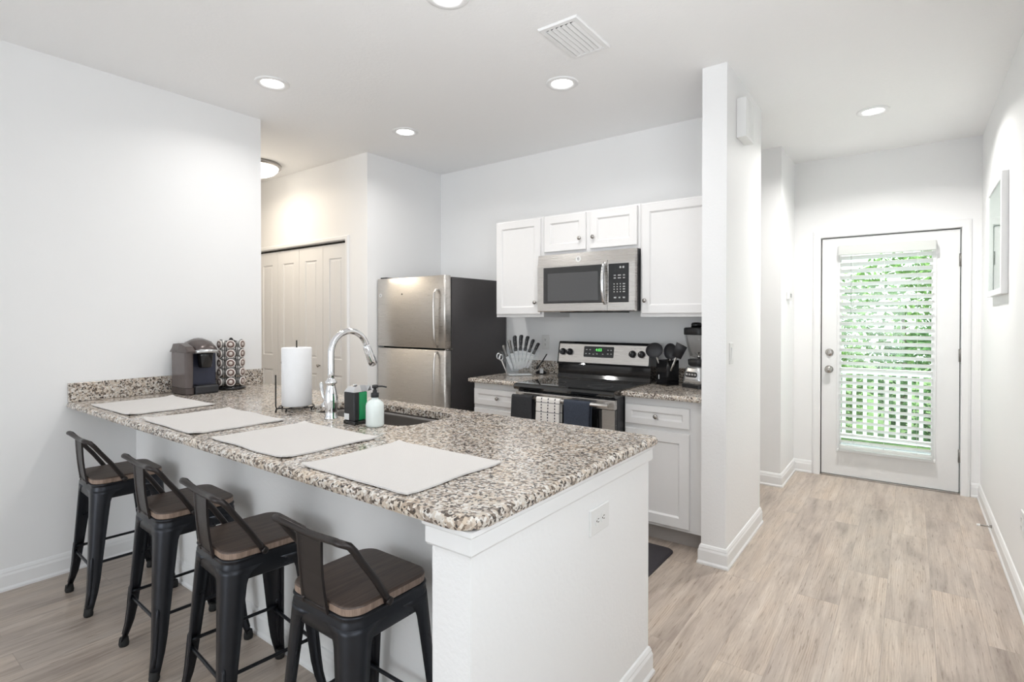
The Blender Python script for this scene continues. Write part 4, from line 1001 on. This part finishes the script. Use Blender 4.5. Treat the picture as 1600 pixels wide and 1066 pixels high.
def towel(x0, x1, zlow, mat, label, seed, bulge=.004):
    rnd = random.Random(seed); cx = (x0 + x1) / 2; w = (x1 - x0) / 2; hy, hz, r = RY - .048, .832, .0165
    path = [(hy + r * .9, zlow + .06 + .02 * rnd.random())] + [(hy + r, .72), (hy + r, .80)]
    path += [(hy + r * math.cos(a), hz + r * math.sin(a)) for a in [k * PI / 8 for k in range(0, 9)]]
    path += [(hy - r - .002, .80), (hy - r - .005, .74), (hy - r - .007, .66), (hy - r - .006, .58), (hy - r - .004, zlow)]
    b = B(); b.smooth = True; n = 18; rings = []
    for (y, z) in path:
        front = y < hy
        ring = []
        for k in range(n + 1):
            u = k / n * 2 - 1; wv = (bulge * math.sin(u * 5 + seed) * min(1, max(0, (.82 - z) / .15))) if front else 0
            ring.append((u * w * (1 + .015 * math.sin(z * 20 + seed)), y - wv - .0035, z))
        for k in range(n, -1, -1):
            u = k / n * 2 - 1; wv = (bulge * math.sin(u * 5 + seed) * min(1, max(0, (.82 - z) / .15))) if front else 0
            ring.append((u * w * (1 + .015 * math.sin(z * 20 + seed)), y - wv + .0015 * (1 if front else -1) if z < .8 else y + (.0 if z > hz else .0015), z - (.004 if z > hz + .006 else 0)))
        rings.append([(cx * 0 + q[0], q[1] - hy, q[2] - hz) for q in ring])
    b.loft(rings)
    o = b.build('dish_towel', mat); o.location = (cx, hy, hz)
    return tag(o, label, 'towel', 'towels over the oven handle')
towel(1.452, 1.622, .500, 'towel_charcoal', 'charcoal dish towel on the oven handle nearest the fridge', 1)
towel(1.655, 1.838, .480, 'towel_check', 'white dish towel with dark check lines on the oven handle', 2)
towel(1.868, 2.052, .470, 'towel_slate', 'slate blue dish towel on the oven handle beside the checked one', 3)

# ------------------------------------------------------------------ fridge
fr = thing('refrigerator', (.41, 3.6, 0), 'stainless top-freezer refrigerator with dark sides in the recess', 'refrigerator')
FX0, FX1, FY = .012, .802, 3.213
b = B(); b.box(FX0 + .004, FX1 - .002, FY + .078, 3.985, .02, 1.690, .004); b.build('body', 'fridge_side', fr)
b = B(); b.box(FX0 + .01, FX1 - .006, FY + .066, FY + .0785, .06, 1.685); b.build('door_gasket', 'gap_dark', fr)
def fdoor(name, z0, z1):
    b = B(); b.smooth = True; b.loft([[(x, y, z) for x, y in rrect(FX0, FX1, FY, FY + .066, [.014, .014, .004, .004], 4)(i)] for i, z in ((.004, z0), (0, z0 + .004), (0, z1 - .004), (.004, z1))])
    return b.build(name, 'steel', fr)
fz = fdoor('freezer_door', 1.136, 1.700); fd = fdoor('fridge_door', .075, 1.122)
def fhandle(parent, pts, w=.0115):
    b = B(); b.tube(pts, w, 12, flat=.8)
    return b.build('handle', 'steel', parent)
hx = .722
fhandle(fz, [(hx + .012, FY, 1.590), (hx + .008, FY - .030, 1.584), (hx + .003, FY - .044, 1.560), (hx, FY - .046, 1.46), (hx, FY - .042, 1.32), (hx, FY - .036, 1.22), (hx, FY - .026, 1.155), (hx, FY, 1.150)])
fhandle(fd, [(hx, FY, 1.105), (hx, FY - .028, 1.100), (hx, FY - .038, 1.04), (hx, FY - .044, .92), (hx, FY - .046, .76), (hx + .003, FY - .044, .66), (hx + .008, FY - .030, .640), (hx + .012, FY, .634)])
badge(fz, .058, FY - .0002, 1.560, .016)
b = B(); b.lathe([(.006, 0), (.006, -.003), (.003, -.004)], (.322, FY, 1.565), 12, axis='Y'); b.build('lock_dot', 'black_plastic', fz)
b = B(); b.box(FX0 + .02, FX0 + .09, FY + .02, FY + .10, 1.700, 1.712, .003); b.build('hinge_cover', 'black_plastic', fr)
b = B(); b.box(FX1 - .03, FX1 + .004, FY + .03, FY + .085, 1.124, 1.134, .002); b.build('centre_hinge', 'nickel', fr)
b = B(); b.box(FX0 + .01, FX1 - .01, FY + .05, FY + .09, 0.0, .07); b.build('toe_grille', 'black_plastic', fr)

# ------------------------------------------------------------------ knife block and knives
KB = Vector((1.165, 3.688, ZT)); KR = math.radians(50)
kb = thing('knife_block', tuple(KB), 'clear acrylic fan-shaped knife block on the granite counter', 'knife block', rz=KR)
# local frame: x across the fan, -y towards the room, z up
def fan(y0, y1, t0, t1, w0, w1, h0, h1):
    pass
b = B()
prof = [(-.092, .004), (.092, .004), (.160, .195)]
top = [(.160 - .32 * k / 10, .195 + .020 * math.sin(PI * k / 10)) for k in range(11)]
outl = [(-.092, .004), (.092, .004)] + top
for ya, yb_ in ((-.040, -.034), (.034, .040)):
    b.loft([[(x, y, z) for x, z in outl] for y in (ya, yb_)])
b.build('acrylic_panel', 'acrylic', kb, world=False)
b = B(); b.box(-.096, .096, -.042, .042, 0, .0042, .001); b.build('base_plate', 'acrylic', kb, world=False)
b = B()
for zz, hw in ((.15, .142), (.115, .13)):
    b.tube([(hw - 2 * hw * k / 10, -.0345 + .0, zz + .020 * math.sin(PI * k / 10)) for k in range(11)], .0028, 6)
b.build('divider_bar', 'acrylic', kb, world=False)
b = B(); b.box(-.088, .088, -.036, .036, .0045, .010); b.build('base_reflection', 'label_white', kb, world=False)  # white sheet stands in for the bright reflection in the acrylic base
def knife(u, label, hl=.105, bl=.150, hw=.0115, zoff=.0, dep=0.0, mat='black_plastic', name='kitchen_knife', bw=.012):
    """u = -1..1 across the fan"""
    a = u * math.radians(29); base = Vector((u * .132, dep, .182 + zoff)); hl *= 1.12; hw *= 1.25; d = Vector((math.sin(a), 0, math.cos(a)))
    s = Vector((math.cos(a), 0, -math.sin(a)))
    M = Matrix.Rotation(KR, 4, 'Z')
    t = thing(name, tuple(KB), label, 'knife', 'knives in the acrylic block', rz=KR)
    t.location = KB + (M @ base).to_3d()
    b = B(); rings = []
    for f, w, off in ((0, .9, 0), (.10, 1.0, 0), (.25, .78, .001), (.5, 1.0, .002), (.75, 1.05, .003), (.92, 1.1, .006), (1.0, .6, .007)):
        c = d * hl * f + s * off
        rings.append([c + s * hw * w * math.cos(2 * PI * k / 10) + Vector((0, 1, 0)) * .008 * min(1, w) * math.sin(2 * PI * k / 10) for k in range(10)])
    b.smooth = True; b.loft(rings); b.build('handle', mat, t, world=False)
    b = B(); e = [(-bw, 0), (bw, 0), (bw, -bl * .75), (bw * .2, -bl), (-bw, -bl)]
    b.loft([[d * z + s * x + Vector((0, y, 0)) for x, z in e] for y in (-.001, .001)]); b.build('blade', 'blade_steel', t, world=False)
    for f in (.3, .6):
        b = B(); c = d * hl * f; b.lathe([(.0025, 0), (.0025, -.0015), (.001, -.002)], (c.x, c.y - .008, c.z), 8, axis='Y'); b.build('rivet', 'blade_steel', t, world=False)
knife(-.80, 'grey-handled knife at the fridge end of the acrylic block', .085, .12, .010, -.03, 0, 'hinge_metal')
knife(-.52, 'grey-handled knife second from the fridge end of the block', .095, .13, .010, -.005, 0, 'hinge_metal')
knife(-.26, 'black-handled knife third from the fridge end of the block', .110, .145, .012, .012)
knife(.02, 'tall black-handled knife in the middle of the block', .112, .15, .012, .015)
knife(.30, 'black-handled knife third from the range end of the block', .108, .145, .0115, .012)
knife(.56, 'black-handled knife second from the range end of the block', .098, .13, .0105, .0)
knife(.82, 'black-handled knife at the range end of the block', .090, .12, .0105, -.015)
sh = thing('sharpening_rod', tuple(KB + Vector((.118, .135, .105))), 'thin black sharpening rod leaning at the range side of the knife block', 'sharpener', rz=KR)
b = B(); b.tube([(-.035, 0, -.045), (.0, 0, .0), (.042, 0, .062)], .0048, 10); b.build('rod', 'black_plastic', sh, world=False)
b = B(); b.tube([(-.045, 0, -.055), (-.025, 0, -.032)], .009, 10); b.build('collar', 'black_plastic', sh, world=False)
ks = thing('kitchen_scissors', tuple(KB + Vector((-.098, -.117, .11))), 'clear-handled kitchen scissors at the fridge side of the knife block', 'scissors', rz=KR)
for sx in (-1, 1):
    b = B(); b.tube([(-.012 + .010 * sx + .014 * math.cos(t), 0, .040 + .022 * math.sin(t) - sx * .006) for t in [2 * PI * k / 16 for k in range(16)]], .0055, 8, closed=True); b.build('grip', 'silver_plastic', ks, world=False)
b = B(); b.loft([[(-.006, y, .02), (.006, y, .02), (.05, y, -.095), (.043, y, -.095)] for y in (-.0015, .0015)]); b.build('blades', 'blade_steel', ks, world=False)
sr = thing('spoon_rest', (1.235, 3.925, ZT), 'small black holder with a pale fitting between knife block and range', 'spoon rest')
b = B(); b.lathe([(.04, 0), (.046, .004), (.045, .012), (.030, .024), (.010, .030)], (1.215, 3.915, ZT), 20); b.build('base', 'black_plastic', sr)
b = B(); b.box(1.232, 1.262, 3.868, 3.880, ZT + .006, ZT + .036, .003); b.box(1.232, 1.238, 3.866, 3.880, ZT + .036, ZT + .046, .001); b.box(1.244, 1.250, 3.866, 3.880, ZT + .036, ZT + .046, .001); b.box(1.256, 1.262, 3.866, 3.880, ZT + .036, ZT + .046, .001); b.build('fitting', 'label_white', sr)

# ------------------------------------------------------------------ utensil crock, utensils, blender
CK = Vector((2.323, 3.795, ZT)); CR = math.radians(-29)
ck = thing('utensil_crock', tuple(CK), 'square black utensil crock beside the range', 'crock', rz=CR)
b = B(); h_ = .170; o1, o2 = .052, .046
rings = [[(sx * o * (1 - (1 - 2 * 0) * 0), sy * o, z) for sx, sy in ((-1, -1), (1, -1), (1, 1), (-1, 1))] for o, z in ((o1 - .002, 0), (o1, .003), (o1, h_), (o2, h_), (o2, .01))]
b.loft(rings); b.build('box', 'black_gloss', ck, world=False)
b = B(); b.box(-.030, -.022, -.0528, -.0518, .040, .070); b.build('pale_mark', 'label_white', ck, world=False)  # small pale rectangle on the crock's front face
def utensil(name, base, top, head, label, hm='steel'):
    t = thing(name, tuple(base), label, 'kitchen utensil')
    base = Vector(base); top = Vector(top); d = (top - base)
    b = B(); b.tube([base, base + d * .5, top], [.008, .009, .009], 10, flat=.5); b.build('handle', hm, t)
    dn = d.normalized(); view = Vector((3.65 - base.x, .23 - base.y, 0)).normalized(); s = dn.cross(view).normalized(); f = s.cross(dn).normalized()
    b = B(); b.smooth = True
    if head == 'turner':
        q = [(-.030, .0), (.030, 0), (.038, .095), (-.036, .105)]
        b.loft([[top + s * x + dn * z + f * o for x, z in q] for o in (-.002, .002)]); b.smooth = False
    else:
        R1, R2, dep = head
        rings = []
        for k in range(7):
            a = k * PI / 12
            rings.append([top + dn * (R2 * .92) + (s * R1 * math.cos(t2) + dn * R2 * math.sin(t2)) * math.cos(a * 1.0) - f * dep * math.sin(a) + f * .006 for t2 in [2 * PI * j / 24 for j in range(24)]])
        b.loft(list(reversed(rings)), True, False)
        rin = [[top + dn * (R2 * .92) + (s * (R1 - .003) * math.cos(t2) + dn * (R2 - .003) * math.sin(t2)) * math.cos(k * PI / 12) - f * (dep - .003) * math.sin(k * PI / 12) + f * .006 for t2 in [2 * PI * j / 24 for j in range(24)]] for k in range(7)]
        b.loft([rings[0], rin[0]], False, False); b.loft(rin, False, True)
    b.build('head', 'black_satin', t)
utensil('skimmer_spoon', CK + Vector((-.01, .0, .02)), (2.258, 3.765, 1.105), (.058, .052, .018), 'round black skimmer in the crock leaning towards the range')
utensil('serving_spoon', CK + Vector((.01, .01, .02)), (2.350, 3.770, 1.095), (.043, .058, .026), 'black serving spoon standing in the middle of the crock')
utensil('spatula', CK + Vector((-.005, -.015, .02)), (2.405, 3.735, 1.108), 'turner', 'black spatula in the crock leaning towards the blender')

BL = Vector((2.535, 3.790, ZT)); BR = math.radians(-22)
bn = thing('blender', tuple(BL), 'silver blender with clear glass jar and black lid', 'blender', rz=BR)
b = B(); fn = rrect(-.083, .083, -.083, .083, .03, 5); b.slab(fn, [(.0, 0), (0, .020), (.004, .024)]); b.build('foot', 'black_plastic', bn, world=False)
b = B(); b.smooth = True; b.loft([[(x, y, z) for x, y in rrect(-w, w, -w, w, .03, 5)(0)] for w, z in ((.080, .024), (.077, .06), (.066, .125), (.058, .140))]); b.build('motor_base', 'silver_plastic', bn, world=False)
b = B(); b.smooth = True; b.loft([[(x, y, z) for x, y in rrect(-w, w, -w, w, .03, 5)(0)] for w, z in ((.050, .1405), (.056, .150), (.058, .182), (.05, .186))]); b.build('collar', 'black_plastic', bn, world=False)
b = B(); fn = rrect(-.046, .046, .070, .104, .015, 4); b.loft([[(x, -.0745 - (.103 - z) * -.0 - .004 * 0 + (z - .07) * .16 - .0045 + dd, z) for x, z in fn(i)] for i, dd in ((0, .008), (0, .001), (.002, 0))]); bp_ = b.build('button_panel', 'black_plastic', bn, world=False)
for k in range(4):
    b = B(); x = -.033 + k * .022; b.box(x - .008, x + .008, -.0790, -.0745, .081, .094, .002); b.build('button', 'silver_plastic', bp_, world=False)
b = B(); b.smooth = True
def rr8(w, z): return [(x, y, z) for x, y in rrect(-w, w, -w, w, w * .55, 5)(0)]
b.loft([rr8(w, z) for w, z in ((.046, .187), (.050, .20), (.066, .30), (.076, .372), (.073, .372), (.063, .30), (.047, .205), (.020, .196))], True, True); b.build('glass_jar', 'blender_glass', bn, world=False)
b = B(); b.smooth = True; b.loft([rr8(w, z) for w, z in ((.078, .345), (.080, .350), (.080, .385), (.074, .392), (.04, .394))]); b.build('lid', 'black_plastic', bn, world=False)
b = B(); b.lathe([(.034, .394), (.034, .415), (.028, .424), (.012, .426)], (-.02, 0, 0), 20); b.build('lid_cap', 'black_gloss', bn, world=False)
b = B(); b.tube([(-.078, -.0, .375), (-.108, 0, .372), (-.112, 0, .35), (-.098, 0, .30), (-.075, 0, .235), (-.058, 0, .205)], .008, 10); b.build('handle', 'clear_plastic', bn, world=False)
b = B()
for k in range(4):
    a = k * PI / 2 + .4; b.loft([[(.004 * math.cos(a) + q * math.cos(a), q * math.sin(a) + o, .205 + q * .9) for q in (0, .028)] + [(q * math.cos(a + .35), q * math.sin(a + .35) + o, .205 + q * .9) for q in (.026, .002)] for o in (-.0008, .0008)])
b.lathe([(.010, .19), (.010, .208), (.004, .214)], (0, 0, 0), 12); b.build('blade', 'blade_steel', bn, world=False)

# ------------------------------------------------------------------ floor mat, outlets, switch, chime, stop, picture
b = B(); b.slab(rrect(1.70, 2.545, 2.845, 3.330, .045, 6), [(0, .0005), (0, .006), (.012, .014)]); tag(b.build('kitchen_mat', 'floor_mat'), 'dark cushioned floor mat in front of the range', 'mat')

def outlet(c, n, w, h, label, name='wall_outlet', horiz=False):
    """c centre, n outward unit axis 'x+','x-','y-' ; w across, h tall"""
    def P(u, v, d):
        if n == 'x+': return (c[0] + d, c[1] + u, c[2] + v)
        if n == 'x-': return (c[0] - d, c[1] - u, c[2] + v)
        return (c[0] + u, c[1] - d, c[2] + v)
    t = thing(name, c, label, 'switch' if name == 'light_switch' else 'outlet')
    b = B(); fn = rrect(-w / 2, w / 2, -h / 2, h / 2, .004, 3); b.loft([[P(u, v, d) for u, v in fn(i)] for i, d in ((0, .0002), (0, .004), (.003, .0065))]); b.build('cover_plate', 'plate_white', t)
    if name == 'light_switch':
        b = B(); fn = rrect(-.0165, .0165, -.033, .033, .002, 2); b.loft([[P(u, v, d + .0015 * v / .033) for u, v in fn(i)] for i, d in ((0, .006), (0, .0095), (.001, .010))]); b.build('rocker', 'trim_white', t)
        return
    for s in (-1, 1):
        cu, cv = (s * .0195, 0) if horiz else (0, s * .0195)
        b = B(); fn = rrect(cu - .0145, cu + .0145, cv - .0145, cv + .0145, .008, 3); b.loft([[P(u, v, d) for u, v in fn(i)] for i, d in ((0, .006), (0, .0078), (.0006, .0082))]); soc = b.build('socket', 'plate_white', t)
        b = B()
        for (a, q, hw, hh) in ((-.005, .003, .0012, .0045), (.005, .003, .0012, .0045), (0, -.007, .0024, .0024)):
            if horiz: a, q, hw, hh = q, a, hh, hw
            b.loft([[P(cu + a - hw, cv + q - hh, d), P(cu + a + hw, cv + q - hh, d), P(cu + a + hw, cv + q + hh, d), P(cu + a - hw, cv + q + hh, d)] for d in (.0080, .0084)])
        b.build('slots', 'gap_dark', soc)
outlet((2.845, 1.785, .722), 'x+', .128, .084, 'white double outlet on the end panel of the bar', horiz=True)
outlet((1.205, 4.0, 1.170), 'y-', .072, .118, 'white outlet on the wall behind the knife block')
outlet((XR, 3.69, .400), 'x-', .072, .118, 'white outlet low on the hall wall, cut by the photo edge')
outlet((2.845, 3.362, 1.172), 'x+', .072, .118, 'white light switch on the divider wall', name='light_switch')

dc = thing('door_chime', (2.845, 3.556, 2.39), 'white door chime box high on the divider wall', 'door chime')
b = B(); b.box(2.8455, 2.899, 3.464, 3.648, 2.398, 2.622, .004); b.build('housing', 'plate_white', dc)
b = B()
for k in range(5): b.box(2.899, 2.9005, 3.485 + k * .034, 3.490 + k * .034, 2.41, 2.61)
b.build('grille', 'trim_white', dc)

th = thing('thermostat', (2.807, 5.30, 1.545), 'small white thermostat on the wall near the exterior door', 'thermostat')
b = B(); b.box(2.8073, 2.832, 5.255, 5.345, 1.53, 1.590, .004); b.build('case', 'plate_white', th)
b = B(); b.box(2.832, 2.834, 5.272, 5.335, 1.545, 1.577, .0005); b.build('screen', 'marking_grey', th)

ds = thing('door_stop', (XR - .014, 4.74, .055), 'metal spring door stop on the hall baseboard', 'door stop')
b = B(); b.tube([(XR - .0145, 4.74, .055), (XR - .030, 4.74, .055), (XR - .070, 4.74, .053)], [.010, .006, .005], 10); b.build('spring', 'nickel', ds)
b = B(); b.tube([(XR - .070, 4.74, .053), (XR - .086, 4.74, .052)], .0078, 12); b.build('tip', 'plate_white', ds)

pf = thing('picture_frame', (XR, 4.58, 1.50), 'white framed picture with glare on the hall wall by the door', 'picture')
PY0, PY1, PZ0, PZ1, PT = 4.235, 4.925, 1.505, 2.185, .032
b = B(); b.loft([[(XR - d, PY0 + a, PZ0 + a), (XR - d, PY1 - a, PZ0 + a), (XR - d, PY1 - a, PZ1 - a), (XR - d, PY0 + a, PZ1 - a)] for a, d in ((0, .0005), (0, PT - .002), (.002, PT), (.034, PT), (.036, PT - .012), (.036, .006))], False, False); b.build('frame', 'trim_white', pf)
b = B(); b.box(XR - .024, XR - .001, PY0 + .03, PY1 - .03, PZ0 + .03, PZ1 - .03); b.build('print', 'glare_print', pf)  # pale board carrying the colour of the glare
b = B(); b.box(XR - .028, XR - .026, PY0 + .034, PY1 - .034, PZ0 + .034, PZ1 - .034); b.build('glazing', 'print_glass', pf)

for o in bpy.data.objects:
    if '_w' in o: del o['_w']
